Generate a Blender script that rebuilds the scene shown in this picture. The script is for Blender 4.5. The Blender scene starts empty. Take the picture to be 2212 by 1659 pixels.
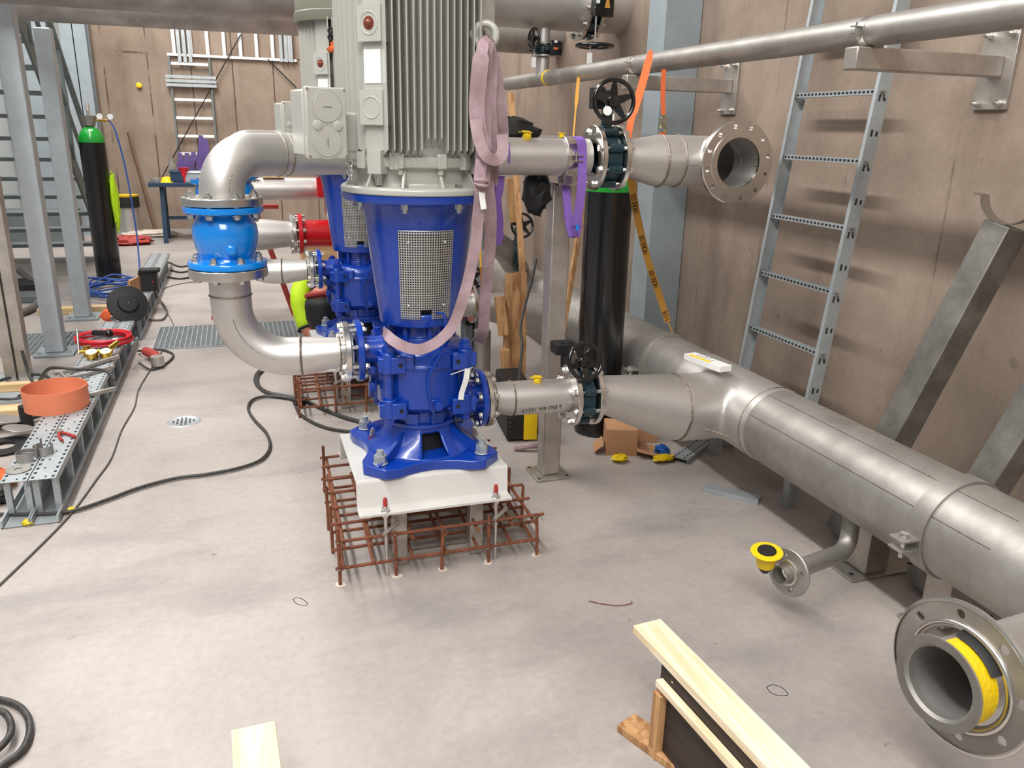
import bpy, bmesh, math, random
from mathutils import Vector as V, Matrix
random.seed(7)
S = bpy.context.scene
C = S.collection
PI = math.pi

# ---------------------------------------------------------------- camera
PITCH, ROLL, YAW, FPX = .307174412, .022605415, .32679360, 1731.73
CAM = V((0, 0, 1.5))
_cy, _sy, _cp, _sp = math.cos(YAW), math.sin(YAW), math.cos(PITCH), math.sin(PITCH)
FW = V((_sy*_cp, _cy*_cp, -_sp)); _R = V((_cy, -_sy, 0)); _U = _R.cross(FW)
RT = math.cos(ROLL)*_R + math.sin(ROLL)*_U
UP = -math.sin(ROLL)*_R + math.cos(ROLL)*_U
cam_data = bpy.data.cameras.new('camera'); cam = bpy.data.objects.new('camera', cam_data); C.objects.link(cam)
m = Matrix((RT, UP, -FW)).transposed().to_4x4(); m.translation = CAM
cam.matrix_world = m
cam_data.sensor_width = 36; cam_data.lens = FPX/2212*36; cam_data.clip_start = .05
S.camera = cam

# ---------------------------------------------------------------- light
S.view_settings.view_transform = 'Standard'; S.view_settings.look = 'None'
S.view_settings.gamma = 1; S.view_settings.exposure = -0.08; S.view_settings.use_curve_mapping = False
W = bpy.data.worlds.new('hall_daylight'); S.world = W; W.use_nodes = True
W.node_tree.nodes['Background'].inputs[0].default_value = (.93, .97, 1, 1)
W.node_tree.nodes['Background'].inputs[1].default_value = .33
def area(name, loc, target, size, power, col=(1, .98, .95), sy=None):
    d = bpy.data.lights.new(name, 'AREA'); d.energy = power; d.color = col; d.size = size
    if sy: d.shape = 'RECTANGLE'; d.size_y = sy
    o = bpy.data.objects.new(name, d); C.objects.link(o); o.location = loc
    o.rotation_euler = (V(target)-V(loc)).to_track_quat('-Z', 'Y').to_euler() if not sy else (0, math.atan2(target[0]-loc[0], loc[2]-target[2])*-1, 0)
# one long row of ceiling lamps over the aisle, then added fill: a row further left, broad lamps behind the viewer and before the back wall
area('hall_and_fill_row', (-1.75, 4.0, 6.6), (.6, 4.0, 0), .35, 880, sy=13)
area('hall_and_fill_row', (-4.2, 4.0, 6.6), (-1.2, 4.0, 0), .5, 150, sy=13)  # added fill row, lifts the shade left by the aisle row
area('fill_lamp', (-.6, -2.6, 5.2), (.6, 2.2, .4), 2.2, 230)  # added frontal fill for surfaces facing the camera
area('fill_lamp', (-1.0, 9.0, 6.2), (0, 11.5, .8), 2.2, 260)  # added fill to brighten the back wall

# ---------------------------------------------------------------- materials
def lin(c):
    c = c/255
    return c/12.92 if c <= .04045 else ((c+.055)/1.055)**2.4
def rgb(r, g, b): return (lin(r), lin(g), lin(b), 1)
def mat(name, col, metal=0., rough=.5, var=.0, vscale=6., bump=0., bscale=60., spec=.5, rvar=0., coat=0., alpha=1, col2=None, trans=0):
    M = bpy.data.materials.new(name); M.use_nodes = True
    nt = M.node_tree; b = nt.nodes['Principled BSDF']
    b.inputs['Base Color'].default_value = col; b.inputs['Metallic'].default_value = metal
    b.inputs['Roughness'].default_value = rough; b.inputs['Specular IOR Level'].default_value = spec
    b.inputs['Coat Weight'].default_value = coat; b.inputs['Coat Roughness'].default_value = .12
    b.inputs['Transmission Weight'].default_value = trans
    tc = nt.nodes.new('ShaderNodeTexCoord')
    if var or rvar or col2:
        n = nt.nodes.new('ShaderNodeTexNoise'); n.inputs['Scale'].default_value = vscale
        n.inputs['Detail'].default_value = 6; n.inputs['Roughness'].default_value = .65
        nt.links.new(tc.outputs['Object'], n.inputs['Vector'])
        r = nt.nodes.new('ShaderNodeValToRGB'); r.color_ramp.elements[0].position = .3; r.color_ramp.elements[1].position = .7
        c2 = col2 if col2 else tuple(c*(1-var) for c in col[:3])+(1,)
        r.color_ramp.elements[0].color = c2; r.color_ramp.elements[1].color = col
        nt.links.new(n.outputs['Fac'], r.inputs['Fac']); nt.links.new(r.outputs['Color'], b.inputs['Base Color'])
        if rvar:
            mr = nt.nodes.new('ShaderNodeMapRange'); mr.inputs['To Min'].default_value = rough+rvar; mr.inputs['To Max'].default_value = rough-rvar
            nt.links.new(n.outputs['Fac'], mr.inputs['Value']); nt.links.new(mr.outputs['Result'], b.inputs['Roughness'])
    if bump:
        n2 = nt.nodes.new('ShaderNodeTexNoise'); n2.inputs['Scale'].default_value = bscale; n2.inputs['Detail'].default_value = 4
        nt.links.new(tc.outputs['Object'], n2.inputs['Vector'])
        bp = nt.nodes.new('ShaderNodeBump'); bp.inputs['Strength'].default_value = bump; bp.inputs['Distance'].default_value = .01
        nt.links.new(n2.outputs['Fac'], bp.inputs['Height']); nt.links.new(bp.outputs['Normal'], b.inputs['Normal'])
    return M
def wood(name, c1, c2, axis=1, sc=1.):
    M = bpy.data.materials.new(name); M.use_nodes = True; nt = M.node_tree; b = nt.nodes['Principled BSDF']
    tc = nt.nodes.new('ShaderNodeTexCoord'); mp = nt.nodes.new('ShaderNodeMapping')
    s = [38*sc, 38*sc, 38*sc]; s[axis] = 2.2*sc; mp.inputs['Scale'].default_value = s
    n = nt.nodes.new('ShaderNodeTexNoise'); n.inputs['Scale'].default_value = 1; n.inputs['Detail'].default_value = 5; n.inputs['Distortion'].default_value = .6
    r = nt.nodes.new('ShaderNodeValToRGB'); r.color_ramp.elements[0].position = .35; r.color_ramp.elements[1].position = .6
    r.color_ramp.elements[0].color = c2; r.color_ramp.elements[1].color = c1
    nt.links.new(tc.outputs['Object'], mp.inputs['Vector']); nt.links.new(mp.outputs['Vector'], n.inputs['Vector'])
    nt.links.new(n.outputs['Fac'], r.inputs['Fac']); nt.links.new(r.outputs['Color'], b.inputs['Base Color'])
    b.inputs['Roughness'].default_value = .65
    return M
def concrete(name, stops, scale, extra=None, rough=.7, bump=.25, wear=None):
    """stops: list of (pos,color) over a large noise; fine grain and speckle on top"""
    M = bpy.data.materials.new(name); M.use_nodes = True; nt = M.node_tree; L = nt.links; b = nt.nodes['Principled BSDF']
    tc = nt.nodes.new('ShaderNodeTexCoord')
    def noise(sc, det=8, ro=.6, vec=None, dist=0):
        n = nt.nodes.new('ShaderNodeTexNoise'); n.inputs['Scale'].default_value = sc; n.inputs['Detail'].default_value = det
        n.inputs['Roughness'].default_value = ro; n.inputs['Distortion'].default_value = dist
        L.new(vec or tc.outputs['Object'], n.inputs['Vector']); return n.outputs['Fac']
    def ramp(f, st):
        r = nt.nodes.new('ShaderNodeValToRGB'); e = r.color_ramp.elements
        e[0].position, e[0].color = st[0]; e[1].position, e[1].color = st[-1]
        for p, c in st[1:-1]: x = e.new(p); x.color = c
        L.new(f, r.inputs['Fac']); return r.outputs['Color']
    def mix(a, bb, f, mode='MULTIPLY'):
        x = nt.nodes.new('ShaderNodeMix'); x.data_type = 'RGBA'; x.blend_type = mode
        if isinstance(f, float): x.inputs['Factor'].default_value = f
        else: L.new(f, x.inputs['Factor'])
        L.new(a, x.inputs['A']); L.new(bb, x.inputs['B']); return x.outputs['Result']
    col = ramp(noise(scale, 9, .62, dist=.4), stops)
    g = ramp(noise(scale*38, 5, .7), [(.3, (.86, .86, .86, 1)), (.7, (1.06, 1.06, 1.06, 1))])
    col = mix(col, g, .8)
    sp = ramp(noise(scale*22, 3, .5), [(.22, (.35, .32, .3, 1)), (.29, (1, 1, 1, 1))])
    col = mix(col, sp, .6)
    if wear:
        mp = nt.nodes.new('ShaderNodeMapping'); mp.inputs['Scale'].default_value = wear[0]; mp.inputs['Rotation'].default_value = (0, 0, wear[3] if len(wear) > 3 else 0)
        L.new(tc.outputs['Object'], mp.inputs['Vector'])
        w = ramp(noise(1, 7, .6, mp.outputs['Vector'], .3), [(wear[2][0], (1, 1, 1, 1)), (wear[2][1], wear[1])])
        col = mix(col, w, .85)
    if extra: col = extra(nt, L, tc, col, mix, ramp, noise)
    L.new(col, b.inputs['Base Color']); b.inputs['Roughness'].default_value = rough
    bp = nt.nodes.new('ShaderNodeBump'); bp.inputs['Strength'].default_value = bump; bp.inputs['Distance'].default_value = .004
    L.new(noise(scale*30, 6, .65), bp.inputs['Height']); L.new(bp.outputs['Normal'], b.inputs['Normal'])
    return M

M = {}
M['floor'] = concrete('floor_concrete', [(.28, rgb(148, 141, 137)), (.5, rgb(171, 162, 156)), (.72, rgb(185, 176, 169))], .9, rough=.55, bump=.08,
                      wear=((1.0, 2.6, 1), (.68, .70, .73, 1), (.5, .7), .3))
def joints(nt, L, tc, col, mix, ramp, noise, far=False):
    sx = nt.nodes.new('ShaderNodeSeparateXYZ'); L.new(tc.outputs['Object'], sx.inputs[0])
    ad = nt.nodes.new('ShaderNodeMath'); ad.operation = 'ADD'; L.new(sx.outputs[0], ad.inputs[0]); L.new(sx.outputs[1], ad.inputs[1])
    nz = noise(3, 4, .6); ad2 = nt.nodes.new('ShaderNodeMath'); ad2.operation = 'MULTIPLY_ADD'; L.new(nz, ad2.inputs[0]); ad2.inputs[1].default_value = .012; L.new(ad.outputs[0], ad2.inputs[2])
    sh = nt.nodes.new('ShaderNodeMath'); sh.operation = 'SUBTRACT'; L.new(ad2.outputs[0], sh.inputs[0]); sh.inputs[1].default_value = .175 if far else .44
    pp = nt.nodes.new('ShaderNodeMath'); pp.operation = 'PINGPONG'; L.new(sh.outputs[0], pp.inputs[0]); pp.inputs[1].default_value = .278
    line = ramp(pp.outputs[0], [(.004 if far else .002, (.28, .24, .22, 1) if far else (.42, .38, .35, 1)), (.013 if far else .0055, (1, 1, 1, 1))])
    br = ramp(noise(2.2, 3, .6), [(.36 if far else .48, (0, 0, 0, 1)), (.46 if far else .6, (1, 1, 1, 1))])
    col = mix(col, line, br)
    if far:
        z1 = nt.nodes.new('ShaderNodeMath'); z1.operation = 'SUBTRACT'; L.new(sx.outputs[2], z1.inputs[0]); z1.inputs[1].default_value = 2.40
        z2 = nt.nodes.new('ShaderNodeMath'); z2.operation = 'ABSOLUTE'; L.new(z1.outputs[0], z2.inputs[0])
        col = mix(col, ramp(z2.outputs[0], [(.008, (.42, .37, .33, 1)), (.02, (1, 1, 1, 1))]), br)
    # formwork tie plugs
    vz = nt.nodes.new('ShaderNodeTexVoronoi'); vz.inputs['Scale'].default_value = 1.6; vz.inputs['Randomness'].default_value = .25
    L.new(tc.outputs['Object'], vz.inputs['Vector'])
    plug = ramp(vz.outputs['Distance'], [(.028, (.72, .74, .68, 1)), (.034, (1, 1, 1, 1))])
    return mix(col, plug, .8)
M['wall'] = concrete('wall_concrete', [(.25, rgb(112, 97, 87)), (.5, rgb(141, 124, 110)), (.75, rgb(163, 146, 130))], 1.3, joints, rough=.8, bump=.4,
                     wear=((3.2, 3.2, .45), (.66, .62, .6, 1), (.5, .7)))
M['wall_far'] = concrete('back_wall_concrete', [(.25, rgb(128, 111, 97)), (.5, rgb(152, 134, 118)), (.75, rgb(170, 152, 136))], 1.1, lambda *a: joints(*a, far=True), rough=.8, bump=.3,
                     wear=((3.0, 3.0, .5), (.72, .68, .66, 1), (.52, .7)))
M['steel'] = mat('stainless_pickled', rgb(212, 208, 204), .85, .47, .14, 5, .03, 200, rvar=.08)
M['steel_d'] = mat('stainless_dusty', rgb(184, 180, 175), .75, .5, .3, 5, .05, 150, rvar=.1, col2=rgb(146, 141, 135))
M['bright'] = mat('machined_steel', rgb(222, 218, 212), 1, .26, .1, 20, .02, 300)
M['weld'] = mat('weld_seam', rgb(168, 155, 143), 1, .4, .4, 60, .5, 160)
M['bolt'] = mat('bolt_steel', rgb(222, 220, 216), 1, .3, .2, 60)
M['zinc'] = mat('galvanized', rgb(184, 191, 194), .5, .5, .2, 14, .05, 80, rvar=.1)
M['zinc_post'] = mat('galvanized_post', rgb(200, 209, 214), .45, .5, .2, 9)
M['boxst_d'] = mat('dull_box_section', rgb(160, 156, 150), .75, .5, .4, 6, .05, 100, rvar=.1, col2=rgb(106, 103, 98))
M['zinc_b'] = mat('galvanized_beam', rgb(160, 170, 175), .3, .55, .2, 4, .04, 60)
M['zinc_g'] = mat('galvanized_dull', rgb(122, 131, 131), .5, .6, .25, 6)
M['boxst'] = mat('brushed_box_section', rgb(206, 200, 193), .8, .42, .3, 7, .05, 120, rvar=.08, col2=rgb(164, 157, 150))
M['blue'] = mat('pump_blue_paint', rgb(6, 60, 164), 0, .3, .12, 5, .05, 90, coat=.5)
M['cyan'] = mat('valve_blue_enamel', rgb(0, 134, 226), 0, .22, .05, 5, .12, 40, coat=.8)
M['red'] = mat('pump_red_paint', rgb(200, 20, 28), 0, .3, .1, 5, .05, 60, coat=.5)
M['grey'] = mat('motor_grey_paint', rgb(184, 184, 176), 0, .33, .05, 6, .06, 160, coat=.4)
M['hood'] = mat('motor_hood_paint', rgb(122, 122, 108), 0, .45, .05, 6)
M['teal'] = mat('valve_dark_teal', rgb(22, 52, 62), 0, .38, .12, 20, .1, 120, coat=.2)
M['blk'] = mat('gloss_black', rgb(14, 14, 15), 0, .14, coat=.6)
M['blkm'] = mat('matt_black', rgb(30, 29, 28), 0, .6, .3, 20)
M['cylb'] = mat('cylinder_black', rgb(16, 16, 17), 0, .28, .3, 7, .03, 60, coat=.4)
M['green'] = mat('cylinder_green', rgb(22, 150, 48), 0, .25, coat=.5)
M['rust'] = mat('rusty_rebar', rgb(150, 90, 60), .1, .75, .45, 40, .6, 220, col2=rgb(104, 60, 42))
M['white'] = mat('white_primer', rgb(206, 203, 198), 0, .42, .06, 8, .03, 80)
M['wht'] = mat('white_plastic', rgb(240, 240, 238), 0, .35)
M['yellow'] = mat('yellow_tape', rgb(245, 208, 22), 0, .32, .1, 30, .35, 90)
M['yelp'] = mat('yellow_paint', rgb(250, 208, 10), 0, .4)
M['orange'] = mat('orange_plastic', rgb(236, 136, 98), 0, .5, .12, 9)
M['orgs'] = mat('orange_webbing', rgb(226, 106, 56), 0, .8, .1, 40)
M['amber'] = mat('yellow_webbing', rgb(206, 150, 60), 0, .7, .12, 30)
M['violet'] = mat('violet_webbing', rgb(142, 104, 196), 0, .7, .12, 60, .3, 300)
M['violet_d'] = mat('violet_webbing_far', rgb(104, 82, 144), 0, .8, .35, 9)
M['oldwood'] = mat('old_dark_wood', rgb(112, 84, 66), 0, .8, .3, 9)
M['lilac'] = mat('faded_lilac_webbing', rgb(188, 162, 170), 0, .85, .25, 9, .12, 260, col2=rgb(140, 116, 118))
M['redc'] = mat('red_rubber', rgb(214, 32, 48), 0, .4)
M['bluec'] = mat('blue_hose', rgb(48, 84, 158), 0, .5)
M['rub'] = mat('black_rubber_cable', rgb(34, 34, 34), 0, .5, .4, 60, col2=rgb(74, 71, 68))
M['rubg'] = mat('grey_cable', rgb(104, 100, 96), 0, .6, .2, 40)
M['brass'] = mat('brass', rgb(205, 165, 80), 1, .25)
M['pine'] = wood('pine_wood', rgb(234, 219, 192), rgb(218, 196, 158), 1, 1.6)
M['pinex'] = wood('pine_wood_x', rgb(226, 200, 156), rgb(200, 164, 112), 0)
M['pinez'] = wood('weathered_timber', rgb(196, 152, 104), rgb(150, 104, 66), 2)
M['fork'] = wood('film_ply', rgb(54, 40, 34), rgb(38, 28, 26), 1)
M['card'] = mat('cardboard', rgb(190, 142, 104), 0, .8, .1, 7)
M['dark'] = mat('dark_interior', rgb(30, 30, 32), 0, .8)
M['hiv'] = mat('hi_vis_fabric', rgb(198, 240, 30), 0, .7, .1, 30)
M['cloth'] = mat('dark_workwear', rgb(34, 34, 38), 0, .9, .3, 20)
M['skin'] = mat('skin', rgb(196, 122, 100), 0, .5, .1, 20)
M['redcap'] = mat('red_band', rgb(170, 62, 54), 0, .6)
M['glass'] = mat('clear_bottle', rgb(225, 235, 235), 0, .06, trans=.9)
M['bluetable'] = mat('blue_grey_table', rgb(38, 62, 84), .2, .5)
M['bfilm'] = mat('blue_plastic_film', rgb(40, 92, 170), 0, .3)
M['panel'] = mat('grey_wall_panel', rgb(172, 176, 174), 0, .6, .06, 3)
M['guard'] = mat('zinc_guard', rgb(212, 214, 212), 1, .3)
M['print'] = mat('black_print', rgb(24, 22, 22), 0, .7)

# ---------------------------------------------------------------- helpers
def at(px, py, X=None, Y=None, Z=None):
    d = FW + RT*((px-1106)/FPX) - UP*((py-829.5)/FPX)
    t = (Z-1.5)/d.z if Z is not None else (X/d.x if X is not None else Y/d.y)
    return CAM + d*t
def frame(ax):
    ax = V(ax).normalized()
    h = V((0, 0, 1)) if abs(ax.z) < .9 else V((0, 1, 0))
    a = h.cross(ax).normalized(); b = ax.cross(a).normalized()
    return a, b, ax
class MB:
    def __init__(s): s.v = []; s.f = []
    def add(s, vs, fs):
        o = len(s.v); s.v += [V(v) for v in vs]; s.f += [tuple(i+o for i in f) for f in fs]; return s
    def box(s, c, d, R=None):
        c = V(c); vs = []
        for x in (-.5, .5):
            for y in (-.5, .5):
                for z in (-.5, .5):
                    p = V((x*d[0], y*d[1], z*d[2])); vs.append(c + (R @ p if R else p))
        return s.add(vs, [(0, 1, 3, 2), (4, 6, 7, 5), (0, 4, 5, 1), (2, 3, 7, 6), (0, 2, 6, 4), (1, 5, 7, 3)])
    def bb(s, x0, x1, y0, y1, z0, z1): return s.box(((x0+x1)/2, (y0+y1)/2, (z0+z1)/2), (x1-x0, y1-y0, z1-z0))
    def beam(s, p, q, w, h, up=(0, 0, 1)):
        p, q = V(p), V(q); z = (q-p).normalized(); x = V(up).cross(z)
        if x.length < 1e-3: x = V((1, 0, 0))
        x.normalize(); y = z.cross(x); R = Matrix((x, y, z)).transposed()
        return s.box((p+q)/2, (w, h, (q-p).length), R)
    def ring(s, c, ax, r, n, ph=0):
        a, b, _ = frame(ax); c = V(c)
        return [c + a*(r*math.cos(2*PI*i/n+ph)) + b*(r*math.sin(2*PI*i/n+ph)) for i in range(n)]
    def lathe(s, prof, c=(0, 0, 0), ax=(0, 0, 1), n=48, skip=None, ph=0):
        """prof: (r, h) list along ax from c. skip(angle, h) -> True leaves the face out"""
        c = V(c); A = V(ax).normalized(); rows = []
        if tuple(ax) == (0, 0, 1): a, b = V((1, 0, 0)), V((0, 1, 0))
        else: a, b, _ = frame(ax)
        o = len(s.v); idx = []
        for r, h in prof:
            if r < 1e-6: s.v.append(c+A*h); idx.append([len(s.v)-1]*n)
            else:
                k = len(s.v)
                for i in range(n):
                    t = 2*PI*i/n+ph; s.v.append(c+A*h+a*(r*math.cos(t))+b*(r*math.sin(t)))
                idx.append(list(range(k, k+n)))
        for j in range(len(prof)-1):
            for i in range(n):
                i2 = (i+1) % n
                if skip and skip(2*PI*(i+.5)/n+ph, (prof[j][1]+prof[j+1][1])/2): continue
                q = [idx[j][i], idx[j][i2], idx[j+1][i2], idx[j+1][i]]; u = []
                for x in q:
                    if x not in u: u.append(x)
                if len(u) > 2: s.f.append(tuple(u))
        return s
    def cyl(s, p, q, r, r2=None, n=24, ph=0):
        p, q = V(p), V(q); L = (q-p).length; r2 = r if r2 is None else r2
        return s.lathe([(0, 0), (r, 0), (r2, L), (0, L)], p, tuple(q-p), n, ph=ph)
    def hexn(s, p, q, r): return s.cyl(p, q, r, n=6)
    def disc(s, c, ax, ro, ri, th, n=48, ch=.002):
        h = th/2
        return s.lathe([(ri, -h), (ro-ch, -h), (ro, -h+ch), (ro, h-ch), (ro-ch, h), (ri, h), (ri, -h)], c, ax, n)
    def tube(s, pts, r, n=20, cap=True, wall=0):
        pts = [V(p) for p in pts]; rs = r if isinstance(r, (list, tuple)) else [r]*len(pts)
        T = []
        for i in range(len(pts)):
            d = (pts[min(i+1, len(pts)-1)]-pts[max(i-1, 0)]); T.append(d.normalized())
        a, b, _ = frame(T[0]); rows = []
        for i, p in enumerate(pts):
            if i:
                a = (a - T[i]*a.dot(T[i])).normalized(); b = T[i].cross(a)
            rows.append([p + a*(rs[i]*math.cos(2*PI*k/n)) + b*(rs[i]*math.sin(2*PI*k/n)) for k in range(n)])
        if wall:
            inn = [[p+(q-p)*((rs[i]-wall)/rs[i]) for q in rows[i]] for i, p in enumerate(pts)]
            rows = [inn[0]]+rows+inn[::-1]
        o = len(s.v)
        for rw in rows: s.v += rw
        for j in range(len(rows)-1):
            for k in range(n):
                k2 = (k+1) % n; s.f.append((o+j*n+k, o+j*n+k2, o+(j+1)*n+k2, o+(j+1)*n+k))
        if cap and not wall:
            s.f.append(tuple(o+k for k in range(n))[::-1]); s.f.append(tuple(o+(len(rows)-1)*n+k for k in range(n)))
        return s
    def torus(s, c, ax, R, r, n=40, k=10, a0=0, a1=2*PI):
        a, b, A = frame(ax); c = V(c); full = a1-a0 > 2*PI-.01; o = len(s.v)
        m = n if full else n+1
        for i in range(m):
            t = a0+(a1-a0)*i/n; d = a*math.cos(t)+b*math.sin(t)
            for j in range(k):
                u = 2*PI*j/k; s.v.append(c+d*(R+r*math.cos(u))+A*(r*math.sin(u)))
        for i in range(n):
            i2 = (i+1) % m
            for j in range(k):
                j2 = (j+1) % k; s.f.append((o+i*k+j, o+i2*k+j, o+i2*k+j2, o+i*k+j2))
        if not full:
            s.f.append(tuple(o+j for j in range(k))); s.f.append(tuple(o+n*k+j for j in range(k)))
        return s
    def prism(s, poly, z0, z1):
        n = len(poly); vs = [(x, y, z0) for x, y in poly]+[(x, y, z1) for x, y in poly]
        return s.add(vs, [tuple(range(n))[::-1], tuple(range(n, 2*n))]+[(i, (i+1) % n, n+(i+1) % n, n+i) for i in range(n)])
    def ribbon(s, pts, w, th, side):
        """flat strap along pts; side: width direction (one or a list)"""
        pts = [V(p) for p in pts]; o = len(s.v); n = len(pts)
        for i, p in enumerate(pts):
            t = (pts[min(i+1, n-1)]-pts[max(i-1, 0)]).normalized()
            sd = t.cross(V((-.2, -1, .15))) if side == 'face' else V(side[i] if isinstance(side, list) else side); sd = (sd-t*sd.dot(t)).normalized(); nn = t.cross(sd)
            ww = w[i] if isinstance(w, list) else w
            for a_, b_ in ((-1, -1), (1, -1), (1, 1), (-1, 1)): s.v.append(p+sd*(a_*ww/2)+nn*(b_*th/2))
        for i in range(n-1):
            for k in range(4):
                k2 = (k+1) % 4; s.f.append((o+i*4+k, o+i*4+k2, o+(i+1)*4+k2, o+(i+1)*4+k))
        s.f.append((o, o+3, o+2, o+1)); s.f.append(tuple(o+(n-1)*4+k for k in range(4)))
        return s
    def sphere(s, c, r, n=16, sc=(1, 1, 1)):
        k = len(s.v)
        s.lathe([(0, -r)]+[(r*math.cos(t), r*math.sin(t)) for t in [(-.5+j/10)*PI for j in range(1, 10)]]+[(0, r)], (0, 0, 0), (0, 0, 1), n)
        for i in range(k, len(s.v)): v = s.v[i]; s.v[i] = V((v.x*sc[0]+c[0], v.y*sc[1]+c[1], v.z*sc[2]+c[2]))
        return s
    def build(s, name, material, parent=None, smooth=True, bevel=0, ang=38, label=None, solid=0):
        me = bpy.data.meshes.new(name); off = ORG.get(parent.name, V((0, 0, 0))) if parent else V((0, 0, 0))
        me.from_pydata([tuple(v-off) for v in s.v], [], s.f)
        bm = bmesh.new(); bm.from_mesh(me); bmesh.ops.delete(bm, geom=[v for v in bm.verts if not v.link_faces], context='VERTS'); bmesh.ops.recalc_face_normals(bm, faces=bm.faces); bm.to_mesh(me); bm.free()
        if smooth:
            for p in me.polygons: p.use_smooth = True
            me.set_sharp_from_angle(angle=math.radians(ang))
        me.materials.append(M[material] if isinstance(material, str) else material)
        o = bpy.data.objects.new(name, me); C.objects.link(o)
        if parent: o.parent = parent; ORG[o.name] = off
        if bevel:
            bv = o.modifiers.new('b', 'BEVEL'); bv.width = bevel; bv.segments = 2; bv.limit_method = 'ANGLE'; bv.angle_limit = .6
        if solid:
            sd = o.modifiers.new('s', 'SOLIDIFY'); sd.thickness = solid; sd.offset = -1
        if label: o['label'] = label
        return o
ORG = {}
def pattern(o, mb, material):
    """surface pattern: faces of a second material inside the part's own mesh"""
    off = ORG.get(o.name) or V((0, 0, 0)); me = o.data; me.materials.append(M[material]); k = len(me.materials)-1
    n = MB(); n.v, n.f = mb.v, mb.f
    me2 = bpy.data.meshes.new('pattern'); me2.from_pydata([tuple(v-off) for v in n.v], [], n.f)
    bm = bmesh.new(); bm.from_mesh(me); cnt = len(bm.faces); bm.from_mesh(me2); bm.faces.ensure_lookup_table()
    for i in range(cnt, len(bm.faces)): bm.faces[i].material_index = k; bm.faces[i].smooth = False
    bm.to_mesh(me); bm.free(); bpy.data.meshes.remove(me2); me.set_sharp_from_angle(angle=math.radians(38))
def tag(o, label, cat, group=None):
    o['label'] = label; o['category'] = cat
    if group: o['group'] = group
    return o
def thing(name, label, cat, loc, group=None):
    o = bpy.data.objects.new(name, None); C.objects.link(o); o.location = loc; o.empty_display_size = .05
    ORG[o.name] = V(loc); return tag(o, label, cat, group)
def struct(o): o['kind'] = 'structure'; return o
def kids(o): return [c for c in bpy.data.objects if c.parent == o]
def copy_tree(o, parent=None, only=None):
    c = o.copy(); C.objects.link(c)
    if parent: c.parent = parent
    for ch in kids(o):
        if only and ch.name.split('.')[0] not in only: continue
        copy_tree(ch, c)
    return c
def bends(pts, rad, n=10):
    """polyline with rounded corners"""
    pts = [V(p) for p in pts]; out = [pts[0]]
    for i in range(1, len(pts)-1):
        r = rad[i-1] if isinstance(rad, (list, tuple)) else rad
        a = (pts[i-1]-pts[i]).normalized(); b = (pts[i+1]-pts[i]).normalized(); ang = a.angle(b)
        if ang > 3.1 or r == 0: out.append(pts[i]); continue
        d = r/math.tan(ang/2); cdir = (a+b).normalized(); cc = pts[i]+cdir*(r/math.sin(ang/2))
        u = pts[i]+a*d-cc; w = pts[i]+b*d-cc; th = u.angle(w)
        for k in range(n+1):
            t = k/n; out.append(cc+(u*math.sin((1-t)*th)+w*math.sin(t*th))/math.sin(th))
    out.append(pts[-1]); return out
def smooth_path(pts, n=8):
    P = [V(p) for p in pts]; out = []
    for i in range(len(P)-1):
        p0 = P[max(i-1, 0)]; p1 = P[i]; p2 = P[i+1]; p3 = P[min(i+2, len(P)-1)]
        for k in range(n):
            t = k/n; out.append(.5*((2*p1)+(p2-p0)*t+(2*p0-5*p1+4*p2-p3)*t*t+(3*p1-p0-3*p2+p3)*t**3))
    out.append(P[-1]); return out
def lerp(a, b, t): return V(a)*(1-t)+V(b)*t
def bolts(parent, c, ax, R, n, L, r=.009, ph=None, mat_='bolt', head=None, name='bolt'):
    """hex bolts through a flange pair, one object each"""
    a, b, A = frame(ax); c = V(c); ph = PI/n if ph is None else ph; h = head or r*1.5; first = None
    for i in range(n):
        t = 2*PI*i/n+ph; p = c+a*(R*math.cos(t))+b*(R*math.sin(t))
        if first is None:
            mb = MB(); mb.hexn(p-A*(L/2+h), p-A*(L/2), r*1.65).cyl(p-A*(L/2), p+A*(L/2+h+.007), r, n=10).hexn(p+A*(L/2), p+A*(L/2+h), r*1.65)
            mb.disc(p-A*(L/2), A, r*2, r*.9, .003, 12, .0005).disc(p+A*(L/2), A, r*2, r*.9, .003, 12, .0005)
            first = (mb.build(name, mat_, parent, ang=25), p)
        else:
            o = first[0].copy(); C.objects.link(o); o.location = V(first[0].location)+(p-first[1]); ORG[o.name] = ORG.get(parent.name)
def holed(name, ro, ri, th, c, ax, R, n, rh, material, parent, ph=0, raised=None):
    """flange ring with real through holes"""
    mb = MB(); h = th/2
    if raised: mb.lathe([(ri, -h), (ro-.003, -h), (ro, -h+.003), (ro, h-.003), (ro-.003, h), (raised, h), (raised, h+.004), (ri, h+.004), (ri, -h)], c, ax, 72)
    else: mb.disc(c, ax, ro, ri, th, 72, .003)
    o = mb.build(name, material, parent)
    cu = MB(); a, b, A = frame(ax); cc = V(c)
    for i in range(n):
        t = 2*PI*i/n+ph; p = cc+a*(R*math.cos(t))+b*(R*math.sin(t)); cu.cyl(p-A*.05, p+A*.05, rh, n=18)
    k = cu.build('cut', material, parent); bo = o.modifiers.new('h', 'BOOLEAN'); bo.operation = 'DIFFERENCE'; bo.object = k; bo.solver = 'EXACT'
    bpy.context.view_layer.update()
    me = bpy.data.meshes.new_from_object(o.evaluated_get(bpy.context.evaluated_depsgraph_get()))
    o.modifiers.clear(); o.data = me; bpy.data.objects.remove(k)
    for p in me.polygons: p.use_smooth = True
    me.set_sharp_from_angle(angle=math.radians(35))
    return o
def seam(parent, c, ax, r, w=.006): return MB().torus(c, ax, r+.0005, w*.5, 48, 6).build('weld_seam', 'weld', parent)
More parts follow.
